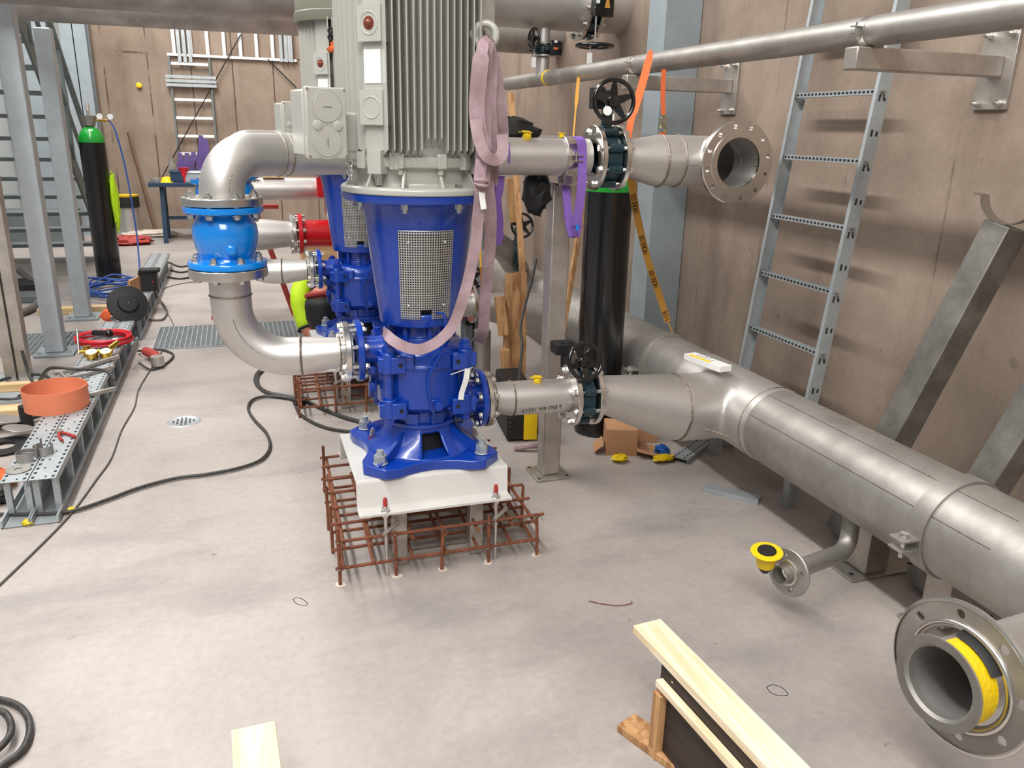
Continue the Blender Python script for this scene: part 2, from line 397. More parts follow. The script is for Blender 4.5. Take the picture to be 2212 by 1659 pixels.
def text(name, body, size, loc, xd, yd, parent, depth=.0004, material='print', sx=1):
    cu = bpy.data.curves.new(name, 'FONT'); cu.body = body; cu.size = size; cu.align_x = 'CENTER'; cu.align_y = 'CENTER'; cu.extrude = depth
    o = bpy.data.objects.new(name, cu); C.objects.link(o)
    bpy.context.view_layer.update()
    me = bpy.data.meshes.new_from_object(o.evaluated_get(bpy.context.evaluated_depsgraph_get())); bpy.data.objects.remove(o)
    xd = V(xd).normalized(); yd = V(yd); yd = (yd-xd*yd.dot(xd)).normalized(); n = xd.cross(yd); off = ORG[parent.name]
    for v in me.vertices: v.co = V(loc)+xd*v.co.x*sx+yd*v.co.y+n*v.co.z-off
    me.materials.clear(); me.materials.append(M[material]); o = bpy.data.objects.new(name, me); C.objects.link(o); o.parent = parent
    return o

# ================================================================ SETTING
WX = 2.5          # right wall
struct(MB().bb(-9, WX+.2, -5, 13.1, -.1, 0).build('floor', 'floor'))
struct(MB().bb(WX, WX+.25, -5, 13.1, 0, 7.5).build('wall_right', 'wall'))
struct(MB().bb(-2.05, WX, 12.9, 13.15, 0, 7.5).build('wall_back', 'wall_far'))
wp = MB().bb(-9, -2.05, 12.95, 13.15, 0, 7.5)
for i in range(12): wp.bb(-8.9+i*.6, -8.88+i*.6, 12.935, 12.95, 0, 7.5)
struct(wp.build('wall_left', 'panel'))

# ================================================================ PUMP SETS
PX, PY = .58, 2.75
def pump_set(label):
    t = thing('vertical_pump', label, 'pump', (PX, PY, .35), 'blue vertical pumps with grey motors')
    A = (PX, PY, 0)
    # foot: chamfered plate with hollowed sides
    h, c, k = .243, .065, .05; poly = []
    for q in range(4):
        cs, sn = math.cos(q*PI/2), math.sin(q*PI/2)
        loc = [(-h+c, -h), (-h+c+.05, -h+.004)] + [(-h+c+.05+(2*h-2*c-.1)*u, -h+.004+k*math.sin(u*PI)*.75) for u in (.15, .3, .5, .7, .85)] + [(h-c-.05, -h+.004), (h-c, -h), (h, -h+c)]
        for x, y in loc:
            p = (PX+x*cs-y*sn, PY+x*sn+y*cs)
            if not poly or math.hypot(p[0]-poly[-1][0], p[1]-poly[-1][1]) > 1e-4: poly.append(p)
    if math.hypot(poly[0][0]-poly[-1][0], poly[0][1]-poly[-1][1]) < 1e-4: poly.pop()
    f = MB().prism(poly, .35, .386)
    foot = f.build('foot', 'blue', t, bevel=.004)
    cone = MB()
    win = lambda a, z: abs((a+PI/2+PI) % (2*PI)-PI-.06) < .25 and .392 < z < .47
    cone.lathe([(.2, .386), (.192, .392), (.168, .41), (.152, .425), (.138, .445), (.128, .462), (.122, .478), (.13, .48), (.13, .492), (.108, .494)], A, n=96, skip=win)
    for q in range(4):
        a = PI/4+q*PI/2; d = V((math.cos(a), math.sin(a), 0)); c0 = V(A)
        cone.add([c0+d*.12+V((0, 0, .465)), c0+d*.29+V((0, 0, .388)), c0+d*.12+V((0, 0, .388)),
                  c0+d*.12+V((-d.y*.014, d.x*.014, .465)), c0+d*.29+V((-d.y*.014, d.x*.014, .388)), c0+d*.12+V((-d.y*.014, d.x*.014, .388))],
                 [(0, 1, 2), (3, 5, 4), (0, 3, 4, 1), (1, 4, 5, 2), (0, 2, 5, 3)])
    cone.build('pedestal', 'blue', t, solid=.008)
    MB().lathe([(.1, .386), (.1, .47)], A, n=32).build('dark_recess_liner', 'dark', t)  # dark liner: shade of the window recess put into its colour
    for sx in (-1, 1):
        for sy in (-1, 1):
            x, y = PX+sx*.183, PY+sy*.178
            b = MB().disc((x, y, .389), (0, 0, 1), .026, .0, .005, 24).hexn((x, y, .391), (x, y, .419), .0225).cyl((x, y, .41), (x, y, .436), .0125, n=14)
            b.build('anchor_bolt', 'zinc', t, ang=25)
    # casing
    cs = MB().lathe([(0, .49), (.112, .49), (.112, .535), (.128, .54), (.15, .556), (.158, .562), (.158, .70), (.163, .704), (.163, .716), (.158, .72), (.157, .742), (.148, .762), (.128, .776), (.1, .78), (0, .78)], A, n=72)
    for k2 in range(8):
        a = k2*PI/4+.3; d = V((math.cos(a), math.sin(a), 0)); p = V(A)+d*.155; cs.box(p+V((0, 0, .735)), (.03, .05, .05), Matrix.Rotation(a, 3, 'Z'))
        p = V(A)+d*.108; cs.box(p+V((0, 0, .512)), (.03, .05, .044), Matrix.Rotation(a, 3, 'Z'))
    cs.build('pump_casing', 'blue', t, bevel=.003)
    for sx in (-1, 1):
        for sy in (-1, 1):
            x, y = PX+sx*.135, PY+sy*.118
            for z in (.565, .73):
                lg = MB().cyl((x, y, z-.035), (x, y, z+.035), .027, n=28).box((x-sx*.028, y+sy*.006, z-.004), (.05, .058, .058)).box((x+sx*.018, y+sy*.0, z-.004), (.04, .036, .05)).box((x-sx*.04, y-sy*.02, z), (.05, .05, .05))
                l = lg.build('clamp_lug', 'blue', t, bevel=.003)
                MB().cyl((x-sx*.034, y+sy*.037, z-.002), (x-sx*.034, y+sy*.02, z-.002), .0078, n=16).build('threaded_hole', 'dark', l)
            tb = MB().cyl((x, y, .50), (x, y, .80), .0135, n=18).hexn((x, y, .765), (x, y, .789), .022).disc((x, y, .766), (0, 0, 1), .027, .01, .004, 24).hexn((x, y, .508), (x, y, .53), .021)
            tb.build('tie_bolt', 'blue', t, ang=25)
    b = MB().box((PX+.02, PY-.158, .575), (.04, .012, .045)).hexn((PX+.026, PY-.16, .578), (PX+.026, PY-.184, .578), .016)
    b.build('drain_plug', 'blue', t, bevel=.002)
    MB().hexn((PX+.185, PY-.06, .555), (PX+.185, PY-.085, .555), .014).box((PX+.185, PY-.055, .555), (.034, .02, .034)).build('drain_plug', 'blue', t, bevel=.002)
    b = MB().box((PX-.165, PY+.03, .655), (.03, .04, .09)).box((PX-.18, PY-.02, .62), (.025, .03, .03)).box((PX-.18, PY-.02, .68), (.025, .03, .03)); b.build('mounting_pad', 'blue', t, bevel=.003)
    # nozzles
    nz = MB().lathe([(.075, .1), (.066, .15), (.062, .165), (.062, .215)], (PX, PY, .535), (1, 0, 0), 40)
    nz.build('inlet_nozzle', 'blue', t)
    MB().disc((PX+.222, PY, .535), (1, 0, 0), .108, .05, .022, 64, .003).build('inlet_flange', 'blue', t)
    nz = MB().lathe([(.055, .1), (.05, .14), (.048, .16), (.048, .215)], (PX, PY, .748), (-1, 0, 0), 40)
    nz.build('discharge_nozzle', 'blue', t)
    MB().disc((PX-.222, PY, .748), (-1, 0, 0), .108, .045, .022, 64, .003).build('discharge_flange', 'blue', t)
    # neck and lantern
    nk = MB().lathe([(.1, .775), (.1, .80), (.092, .805), (.092, .84), (.12, .848), (.135, .852)], A, n=48)
    for k2 in range(8):
        a = k2*PI/4+.1; d = V((math.cos(a), math.sin(a), 0)); nk.box(V(A)+d*.1+V((0, 0, .81)), (.03, .016, .07), Matrix.Rotation(a, 3, 'Z'))
    nk.build('bearing_neck', 'blue', t, bevel=.002)
    rl = lambda z: .140+(z-.852)*.12 if z < 1.17 else .178+(z-1.17)**2*2.6
    zs = [.852+i*.0145 for i in range(29)]
    g0 = -PI/2-.06; GH = .56
    win = lambda a, z: any(abs((a-g+PI) % (2*PI)-PI) < GH-.05 for g in (g0, g0+PI)) and .9 < z < 1.165
    ln = MB().lathe([(.12, .848), (.136, .85)]+[(rl(z), z) for z in zs]+[(.225, 1.268), (.25, 1.27), (.252, 1.274), (.252, 1.294), (.2, 1.295)], A, n=96, skip=win)
    lantern = ln.build('lantern', 'blue', t, solid=.01)
    MB().cyl((PX, PY, .856), (PX, PY, 1.19), .118, .14, n=28).build('dark_core', 'dark', t)  # dark inner cylinder: its colour supplies the shade behind the guard holes
    tx = MB()
    aa = g0-.06
    for a0, a1, z0, z1 in ((-.16, -.02, 1.2, 1.2), (-.16, -.12, 1.2, 1.213), (-.16, -.12, 1.2, 1.187)):
        P = [V((PX+(rl(1.2)+.001)*math.cos(g0+a0+(a1-a0)*u), PY+(rl(1.2)+.001)*math.sin(g0+a0+(a1-a0)*u), z0+(z1-z0)*u)) for u in (0, .5, 1)]
        tx.tube(P, .0022, 6)
    tx.build('rotation_arrow', 'blue', lantern)
    for g in (g0, g0+PI):
        nc, nr = 22, 36; mb = MB(); z0, z1 = .882, 1.183
        cu = []; x = 0
        for i in range(nc): cu += [x, x+.38]; x += 1
        cu.append(x-.62+0+.0 if False else x+.0); cu = sorted(set(cu)); cu.append(x+.38); cu = sorted(set(cu))
        rr = []; y = 0
        for i in range(nr): rr += [y, y+.38]; y += 1
        rr += [y, y+.38]; cm, rm = cu[-1], rr[-1]
        grid = {}
        for i, cx in enumerate(cu):
            for j, ry in enumerate(rr):
                z = z0+(z1-z0)*ry/rm; hw = (.088+.0085*(z-z0)/(z1-z0))
                s = (cx/cm-.5)*2*hw; R = rl(z)+.006; a = g+s/R
                grid[i, j] = len(mb.v); mb.v.append(V((PX+R*math.cos(a), PY+R*math.sin(a), z)))
        for i in range(len(cu)-1):
            for j in range(len(rr)-1):
                if i % 2 and j % 2: continue
                if 8.9 < cu[i] < 13.3 and rr[j] < 4: continue
                mb.f.append((grid[i, j], grid[i+1, j], grid[i+1, j+1], grid[i, j+1]))
        gd = mb.build('guard_mesh', 'guard', lantern, ang=60, solid=.0012)
        for su in (-.06, .062):
            for z in (.93, 1.145):
                R = rl(z)+.006; a = g+su/R; p = V((PX+R*math.cos(a), PY+R*math.sin(a), z)); d = V((math.cos(a), math.sin(a), 0))
                MB().sphere(p+d*.001, .006, 10).build('screw', 'bolt', lantern)
    P = smooth_path([(PX+.03, PY-.15, .90), (PX+.045, PY-.168, .905), (PX+.05, PY-.172, .88), (PX+.048, PY-.17, .82), (PX+.03, PY-.175, .76), (PX-.01, PY-.178, .68), (PX-.004, PY-.178, .6), (PX+.02, PY-.15, .52)], 5)
    MB().tube(P, .0042, 8).build('flush_line', 'blue', t)
    # lantern / motor bolts
    for i in range(8):
        a = PI/8+i*PI/4; p = V((PX+.228*math.cos(a), PY+.228*math.sin(a), 1.255)); z = V((0, 0, 1))
        MB().hexn(p-z*.002, p+z*.014, .013).cyl(p-z*.014, p+z*.07, .0075, n=10).hexn(p+z*.062, p+z*.075, .013).build('flange_bolt', 'bolt', t, ang=25)
    # motor
    mf = MB().lathe([(.1, 1.295), (.254, 1.295), (.257, 1.298), (.257, 1.312), (.25, 1.318), (.205, 1.322), (.2, 1.33), (.205, 1.375), (.225, 1.38), (.228, 1.385), (.228, 1.41), (.2, 1.42), (.1, 1.42)], A, n=80)
    for i in range(12):
        a = i*PI/6+.12; d = V((math.cos(a), math.sin(a), 0)); s = V((-d.y, d.x, 0))*.005; c0 = V(A)
        q = [c0+d*.19+V((0, 0, 1.318)), c0+d*.248+V((0, 0, 1.318)), c0+d*.212+V((0, 0, 1.38)), c0+d*.19+V((0, 0, 1.38))]
        mf.add([p-s for p in q]+[p+s for p in q], [(0, 1, 2, 3), (4, 7, 6, 5), (0, 4, 5, 1), (1, 5, 6, 2), (2, 6, 7, 3)])
    mf.build('motor_flange', 'grey', t, bevel=.002)
    body = MB().lathe([(.2, 1.40), (.206, 1.43), (.206, 1.985), (.2, 2.0)], A, n=64)
    ztop = 1.995
    for q in range(4):
        R = Matrix.Rotation(q*PI/2, 3, 'Z')
        for i in range(15):
            x = (i-7)*.0205; ro = .262 - abs(x)*.06 if q == 0 else (.262, .257, .249, .239, .227, .212, .194, .174)[abs(i-7)]; zb = 1.405 if abs(i-7) > 1 else 1.44
            ys = math.sqrt(max(.0, .2**2-x*x))
            pts = [(x-.0032, -ys, zb), (x+.0032, -ys, zb), (x+.0018, -ro, zb+.03), (x-.0018, -ro, zb+.03), (x-.0032, -ys, ztop), (x+.0032, -ys, ztop), (x+.0018, -ro, ztop), (x-.0018, -ro, ztop)]
            body.add([R @ V(p)+V(A) for p in pts], [(0, 3, 2, 1), (4, 5, 6, 7), (0, 1, 5, 4), (1, 2, 6, 5), (2, 3, 7, 6), (3, 0, 4, 7)])
        # corner pads with round bosses, cast into the housing
        Rq = Matrix.Rotation(q*PI/2-PI/4, 3, 'Z')
        def lb(c, d): body.box(Rq @ V(c)+V(A), d, Rq)
        lb((0, -.213, 1.71), (.066, .05, .56))
        for z in (1.79, 1.555):
            lb((0, -.228, z), (.084, .05, .10))
        for sx in (-1, 1): lb((sx*.062, -.205, 1.40), (.03, .05, .05))
        lb((0, -.222, 1.395), (.05, .05, .07))
    hb = body.build('motor_housing', 'grey', t, ang=30)
    for q in range(4):
        Rq = Matrix.Rotation(q*PI/2-PI/4, 3, 'Z')
        for z in (1.79, 1.555):
            c = Rq @ V((0, -.254, z))+V(A); d = Rq @ V((0, -1, 0))
            MB().lathe([(.0, -.006), (.026, -.006), (.028, 0), (.032, .001), (.034, -.002)], c, tuple(d), 32).build('boss', 'grey', hb)
            if z > 1.7 and q != 1: MB().sphere(c-d*.002, .012, 12).cyl(c-d*.008, c, .019, n=16).build('plug', mat_brown, hb)
        c = Rq @ V((0, -.225, 1.36))+V(A); MB().cyl(c, c-V((0, 0, .035)), .011, n=12).hexn(c-V((0, 0, .015)), c, .015).build('motor_bolt', 'bolt', t, ang=25)
    for a in (-PI/2+.12, -PI/2-.45, 0, PI): 
        p = V((PX+.222*math.cos(a), PY+.222*math.sin(a), 1.37)); MB().box(p+V((0, 0, .03)), (.034, .03, .045), Matrix.Rotation(a, 3, 'Z')).cyl(p-V((0, 0, .012)), p+V((0, 0, .01)), .01, n=10).build('motor_lug', 'grey', hb, bevel=.003)
    Rq = Matrix.Rotation(-PI/4, 3, 'Z'); c = Rq @ V((0, -.2395, 1.672))+V(A); MB().box(c, (.06, .003, .095), Rq).build('rating_plate', 'wht', hb)
    # lifting eye on the right front pad
    Rq = Matrix.Rotation(PI/4, 3, 'Z'); c = Rq @ V((0, -.28, 1.79))+V(A)
    c = at(1048, 76, Y=2.51); MB().torus(c, (-.35, -1, .1), .033, .0115, 32, 12).cyl(c+V((-.03, .03, 0)), c+V((-.012, .012, 0)), .02, n=20).cyl(Rq @ V((0, -.24, 1.79))+V(A), Rq @ V((0, -.262, 1.79))+V(A), .02, n=20).build('lifting_eye', 'grey', t)
    # fan hood
    MB().lathe([(.262, 1.985), (.278, 1.985), (.28, 1.99), (.28, 2.03), (.275, 2.035), (.272, 2.24), (.24, 2.28), (0, 2.28)], A, n=64).build('fan_hood', 'hood', t)
    MB().box((PX-.045, PY-.277, 2.13), (.05, .004, .09)).cyl((PX-.045, PY-.27, 2.05), (PX-.045, PY-.285, 2.05), .008, n=10).build('label_plate', 'wht', t)
    # terminal box on the left
    bx, by = PX-.325, PY-.12
    tb = MB().box((bx-.002, by+.030, 1.505), (.122, .11, .195)).box((bx+.11, by+.05, 1.48), (.16, .10, .12)).box((bx+.1, by+.03, 1.42), (.1, .05, .05))
    bxo = tb.build('terminal_box', 'grey', t, bevel=.008)
    cv = MB().box((bx+.002, by-.037, 1.505), (.128, .022, .208)).build('box_cover', 'grey', bxo, bevel=.005)
    for (x, z, r) in ((0, .048, .046), (-.003, -.052, .046)):
        MB().lathe([(r+.006, -.001), (r+.005, .002), (r, .002), (r, .0005), (r-.002, .0035), (0, .0045)], (bx+.004+x, by-.0475, 1.505+z), (0, -1, 0), 48).build('knockout', 'grey', cv)
    for x in (-.028, .034): MB().lathe([(.0165, -.001), (.015, .005), (.006, .008), (0, .008)], (bx+x, by-.048, 1.5), (0, -1, 0), 24).build('knob', 'grey', cv)
    MB().box((bx+.004, by-.0525, 1.553), (.026, .001, .002)).build('slot', 'hood', cv)
    MB().box((bx+.002, by-.0525, 1.452), (.002, .001, .026)).box((bx-.003, by-.0525, 1.454), (.001, .001, .018)).build('slot', 'hood', cv)
    for x in (-.056, .06):
        for z in (-.095, .097): MB().cyl((bx+x, by-.05, 1.505+z), (bx+x, by-.044, 1.505+z), .004, n=10).build('screw', 'bolt', cv)
    for o in [bxo]+list(kids(bxo))+list(kids(cv)):
        for v in o.data.vertices:
            px, py = v.co.x+PX-bx, v.co.y+PY-by; an = .27
            v.co.x = bx+px*math.cos(an)-py*math.sin(an)-PX; v.co.y = by+px*math.sin(an)+py*math.cos(an)-PY
    return t
mat_brown = mat('brown_cap', rgb(120, 58, 44), 0, .4)
P1 = pump_set('nearest blue vertical pump with finned grey motor, draped in a lilac sling')
tagp = MB().ribbon(smooth_path([(.715, 2.595, .70), (.705, 2.585, .66), (.69, 2.58, .62), (.685, 2.575, .595)], 4), .022, .001, (1, .3, 0))
o = tagp.build('paper_tag', 'wht', P1); MB().tube([(.65, 2.58, .688), (.70, 2.59, .698), (.735, 2.605, .70)], .0016, 6).build('tag_wire', 'wht', P1)
P2 = copy_tree(P1, None, None)
P2.location = (PX+.03, PY+1.745, .35); P2['label'] = 'second blue vertical pump, standing behind the nearest one'
for o in kids(P2):
    if o.name.startswith(('paper_tag', 'tag_wire')): bpy.data.objects.remove(o)

# ---------------------------------------------------------------- base frames and rebar cages
def base_frame(label):
    t = thing('pump_base_frame', label, 'base frame', (PX, PY, 0), 'white steel pump base frames')
    x0, x1, y0, y1 = .305, .845, 2.508, 3.01
    MB().bb(x0, x1, y0+.02, y1-.02, .338, .35).build('top_plate', 'white', t, bevel=.004)
    for (ya, s, nm) in ((y0, 1, 'front_channel'), (y1, -1, 'rear_channel')):
        poly = [(0, 0), (.0, .35), (.008, .35), (.008, .008)]
        prof = [(-.045, .240), (-.045, .248), (.004, .248), (.010, .254), (.014, .338), (.022, .349), (.035, .35), (.035, .340), (.026, .338), (.022, .25), (.018, .242), (.012, .240)]
        vs = []; 
        for x in (x0, x1): vs += [(x, ya+s*y, z) for y, z in prof]
        n = len(prof)
        MB().add(vs, [(i, (i+1) % n, n+(i+1) % n, n+i) for i in range(n)]+[tuple(range(n)), tuple(range(n, 2*n))]).build(nm, 'white', t, ang=50)
    for x in (.455, .735):
        for y in (2.56, 2.94):
            MB().bb(x-.025, x+.025, y-.025, y+.025, 0, .34).build('leg', 'boxst', t, bevel=.003)
    for ya in (2.553, 2.933): MB().bb(.43, .76, ya, ya+.014, 0, .04).build('bottom_rail', 'boxst', t)
    for x in (.395, .79):
        for y, yy in ((2.482, 1), (3.037, -1)):
            r = MB().cyl((x, y, 0), (x, y, .288), .0065, n=12).hexn((x, y, .248), (x, y, .263), .0135).disc((x, y, .249), (0, 0, 1), .016, .006, .003, 20).hexn((x, y, .228), (x, y, .24), .0135)
            rod = r.build('threaded_rod', 'bolt', t, ang=25)
            MB().lathe([(.0075, .268), (.0085, .27), (.0075, .292), (.005, .298), (0, .299)], (x, y, 0), n=14).build('end_cap', 'redcapm', rod)
            MB().cyl((x-.012, y-.02, .17), (x+.05, y+.03, .185), .008, n=10).build('wing_handle', 'boxst', rod)
    return t
M['redcapm'] = mat('red_cap', rgb(170, 52, 48), 0, .45)
B1 = base_frame('white steel base frame under the nearest pump, two red-capped bolts in front')
B2 = copy_tree(B1); B2.location = (PX+.03, PY+1.745, 0); B2['label'] = 'white steel base frame under the second pump, mostly hidden'
def cage(label):
    t = thing('rebar_cage', label, 'rebar cage', (PX, PY, 0), 'rusty rebar cages on the floor')
    r = .0062; xs = [.232, .425, .59, .76, .945]; ys = [2.466, 2.60, 2.73, 2.86, 2.99, 3.12, 3.22]
    def bar(nm, p, q):
        p, q = V(p), V(q); p.x += .035*(p.y-2.47); q.x += .035*(q.y-2.47); j = [V((random.uniform(-1, 1), random.uniform(-1, 1), random.uniform(-1, 1)))*.004 for _ in (0, 1)]
        j[0].z = j[1].z = 0
        MB().tube([p+j[0], lerp(p, q, .5)+j[0]*.5, q+j[1]], r, 8).build(nm, 'rust', t)
    for i, x in enumerate(xs):
        for y in (ys[0], ys[-1]): bar('rebar_post', (x, y, 0), (x, y, (.215, .175, .165, .19, .17)[i]))
    for y in (ys[2]-.04, ys[3]+.01):
        bar('rebar_post', (xs[0]-.012, y, 0), (xs[0]-.012, y, .19)); bar('rebar_post', (xs[-1]+.012, y, 0), (xs[-1]+.012, y, .18))
    for y in ys:
        for z in (.055, .155):
            dx = .012
            bar('rebar_crossbar', (xs[0]-dx, y+.014, z), (xs[-1]+dx+random.uniform(0, .02), y+.014, z+.004))
    for x in (xs[0]+.014, .345, .485, .60, .72, .85, xs[-1]-.014):
        for z in (.068, .142): bar('rebar_lengthwise_bar', (x, ys[0]-.01, z), (x, ys[-1]+.02, z))
    for x in xs:
        mb = MB(); c = V((x, ys[0], .16)); mb.torus(c, (.3, .2, 1), .011, .0012, 12, 5); mb.tube([c+V((.01, -.008, 0)), c+V((.016, -.016, -.012))], .0012, 5)
        mb.torus((x, ys[0], .058), (.3, .2, 1), .011, .0012, 12, 5); mb.build('tie_wire', 'weld', t)
        pts = []
        pl = [(x+(.017+random.uniform(-.004, .006))*math.cos(k*PI/5), ys[0]+(.015+random.uniform(-.004, .005))*math.sin(k*PI/5)) for k in range(10)]
        MB().prism(pl, 0, .002).build('grout_patch', M['grout'], t)
    return t
M['grout'] = mat('grout', rgb(222, 208, 194), 0, .8, .2, 30)
K1 = cage('rusty rebar cage around the feet of the nearest pump')
K2 = copy_tree(K1); K2.location = (PX-.01, PY+1.72, 0); K2['label'] = 'rusty rebar cage around the feet of the second pump'

# ================================================================ PIPEWORK
def butterfly(t, c, ax, R=.07, RO=.125, n=8, gap=.05, up=(0, 0, 1)):
    """dark teal butterfly valve body between two flanges"""
    a = V(ax).normalized(); c = V(c); u, w, _ = frame(ax)
    b = MB().lathe([(R-.01, -gap/2), (R+.022, -gap/2), (R+.025, -gap/2+.004), (R+.025, gap/2-.004), (R+.022, gap/2), (R-.01, gap/2)], c, ax, 48)
    for i in range(n):
        th = PI/n+2*PI*i/n; p = c+(u*math.cos(th)+w*math.sin(th))*(RO-.022); b.cyl(p-a*gap*.4, p+a*gap*.4, .0175, n=16)
        d = (u*math.cos(th)+w*math.sin(th)); b.box(c+d*(R+.03), (.03, .03, gap*.5), Matrix((d.cross(a), d, a)).transposed())
    return b.build('valve_body', 'teal', t, bevel=.002)
def handwheel(t, c, ax, R, spokes=5, tilt=0, tr=.0085):
    c = V(c); u, w, A = frame(ax)
    r = MB().torus(c, ax, R-tr, tr, 56, 12)
    hw = r.build('handwheel', 'blk', t)
    s = MB().lathe([(0, -.012), (.024, -.012), (.026, 0), (.022, .014), (0, .016)], c-A*.008, ax, 28)
    for i in range(spokes):
        th = tilt+2*PI*i/spokes; d = u*math.cos(th)+w*math.sin(th); q = d.cross(A)
        s.add([c+d*.015+q*.018-A*.012, c+d*.015-q*.018-A*.012, c+d*(R-tr)-q*.007-A*.001, c+d*(R-tr)+q*.007-A*.001,
               c+d*.015+q*.018-A*.004, c+d*.015-q*.018-A*.004, c+d*(R-tr)-q*.007+A*.004, c+d*(R-tr)+q*.007+A*.004],
              [(0, 1, 2, 3), (4, 7, 6, 5), (0, 4, 5, 1), (1, 5, 6, 2), (2, 6, 7, 3), (3, 7, 4, 0)])
    s.build('spokes', 'blk', hw, bevel=.0015)
    return hw
def gearbox(t, c, size, ang=0):
    R = Matrix.Rotation(ang, 3, 'Z'); g = MB().box(c, size, R)
    o = g.build('gearbox', 'blkm', t, bevel=.006)
    return o

# -- discharge line of a pump: flange, reducer, elbow, riser, check valve, elbow, upper pipe
def discharge_line(label, vlabel, ulabel):
    t = thing('discharge_elbow_pipe', label, 'pipe', (-.05, PY, .75))
    z = .748; yr = 2.80
    MB().disc((.315, PY, z), (1, 0, 0), .105, .056, .02, 64).build('loose_flange', 'bright', t)
    MB().disc((.3315, PY, z), (1, 0, 0), .078, .05, .008, 48).build('collar', 'steel', t)
    mid = MB()
    mid.tube([(.33, PY, z), (.30, PY, z-.002), (.18, PY+.012, z-.010), (.165, PY+.014, z-.010)], [.052, .052, .066, .066], 40).build('reducer', 'steel', t)
    seam(t, (.165, PY+.014, z-.01), (1, -.1, 0), .066, .009); seam(t, (.293, PY, z-.002), (1, 0, 0), .053, .007)
    P = bends([(.165, PY+.014, z-.01), (-.05, yr, z-.012), (-.05, yr, 1.025)], .175, 20)
    MB().tube(P, .066, 48).build('elbow', 'steel', t)
    seam(t, (-.05, yr, .955), (0, 0, 1), .066, .007)
    MB().tube([p+V((0, -1, 0))*.0 for p in [q+V((.0, -.0655, 0)) for q in P[3:-3]]], .0016, 6).build('long_seam', 'weld', t)
    MB().disc((-.05, yr, 1.033), (0, 0, 1), .125, .071, .03, 72).build('lower_flange', 'bright', t)
    bolts(t, (-.05, yr, 1.045), (0, 0, 1), .105, 8, .054, .0078)
    bolts(t, (.335, PY, z), (1, 0, 0), .09, 8, .063, .0075)
    v = thing('check_valve', vlabel, 'valve', (-.05, yr, 1.05), 'bright blue check valves in the risers')
    body = MB().lathe([(.066, 1.05), (.121, 1.05), (.124, 1.053), (.124, 1.067), (.121, 1.071), (.085, 1.075), (.082, 1.082), (.093, 1.105), (.1, 1.135), (.103, 1.16), (.1, 1.185), (.088, 1.205), (.08, 1.216), (.08, 1.222), (.121, 1.226), (.124, 1.229), (.124, 1.243), (.121, 1.246), (.066, 1.246)], (-.05, yr, 0), n=80)
    body.build('valve_body', 'cyan', v)
    MB().sphere((-.035, yr-.098, 1.115), .018, 14, (1, .5, 1)).build('cast_boss', 'cyan', v)
    u = thing('upper_discharge_pipe', ulabel, 'pipe', (.1, 2.95, 1.4))
    yu = 3.06
    MB().disc((-.05, yr, 1.262), (0, 0, 1), .125, .071, .024, 72).build('riser_flange', 'bright', u)
    bolts(v, (-.05, yr, 1.248), (0, 0, 1), .105, 8, .052, .0078)
    P = bends([(-.05, yr, 1.27), (-.05, yr, 1.402), (.14, 2.95, 1.402), (.45, yu, 1.402), (1.32, yu-.03, 1.402)], [.12, .2, .3], 18)
    MB().tube(P, .07, 48).build('pipe_run', 'steel', u)
    seam(u, (.135, 2.947, 1.402), (1, .5, 0), .07, .008); seam(u, (.165, 2.958, 1.402), (1, .4, 0), .07, .006)
    MB().tube([q+V((.022, -.0665, 0)) for q in P[2:17]], .0016, 6).build('long_seam', 'weld', u)
    return t, v, u
D, CV, UD = discharge_line('stainless elbow pipe from the left flange of the nearest pump up to its blue valve',
    'bright blue check valve in the nearest riser, left of the big motor',
    'stainless pipe arching over the nearest blue valve and running right behind the motor')
yu = 3.03
D2 = copy_tree(D); CV2 = copy_tree(CV); 
for o in (D2, CV2): o.location = V(o.location)+V((.03, 1.745, 0))
D2['label'] = 'stainless elbow pipe on the left of the second pump'
CV2['label'] = 'bright blue check valve of the second riser, half hidden by the nearest one'
o = thing('upper_discharge_pipe', 'stainless pipe above the second blue valve, behind the nearest pipe arch', 'pipe', (-.02, 4.55, 1.3))
P = bends([(-.02, 4.545, 1.27), (-.02, 4.545, 1.40), (.18, 4.7, 1.40), (.5, 4.85, 1.40), (2.3, 4.85, 1.40)], [.12, .2, .3], 14); MB().tube(P, .07, 40).build('pipe_run', 'steel', o)
MB().disc((-.02, 4.545, 1.262), (0, 0, 1), .125, .071, .024, 48).build('riser_flange', 'bright', o)

# -- upper right: clamp, valve, reducer, tee with open flange
U2 = thing('upper_header_pipe', 'stainless reducer and tee ending in a wide open flange facing forward', 'pipe', (1.7, yu, 1.4))
uz = 1.4
MB().disc((1.345, yu, uz), (1, 0, 0), .125, .07, .02, 72).build('valve_flange', 'bright', UD)
MB().disc((1.445, yu, uz), (1, 0, 0), .125, .07, .02, 72).build('valve_flange', 'bright', U2)
rT = .101
MB().tube([(1.45, yu, uz), (1.50, yu, uz), (1.615, yu, uz-.008), (1.63, yu, uz-.008)], [.072, .074, rT, rT], 48).build('reducer', 'steel', U2)
TX = 1.865
_a, _b, _c = frame((1, 0, 0))
def bore(t, h):
    d = _a*math.cos(t)+_b*math.sin(t); return d.y < 0 and math.hypot(1.63+h-TX, d.z*rT) < rT-.006
MB().lathe([(0, 0)]+[(rT, .43*i/72) for i in range(73)]+[(0, .43)], (1.63, yu, uz-.008), (1, 0, 0), 120, skip=bore).build('tee_body', 'steel', U2)
seam(U2, (1.632, yu, uz-.008), (1, 0, 0), rT, .009); seam(U2, (1.71, yu, uz-.008), (1, 0, 0), rT, .009)
MB().tube([(1.71, yu-rT*.98, uz-.02), (1.80, yu-rT*.98, uz-.02)], .002, 6).build('long_seam', 'weld', U2)
TX = 1.865
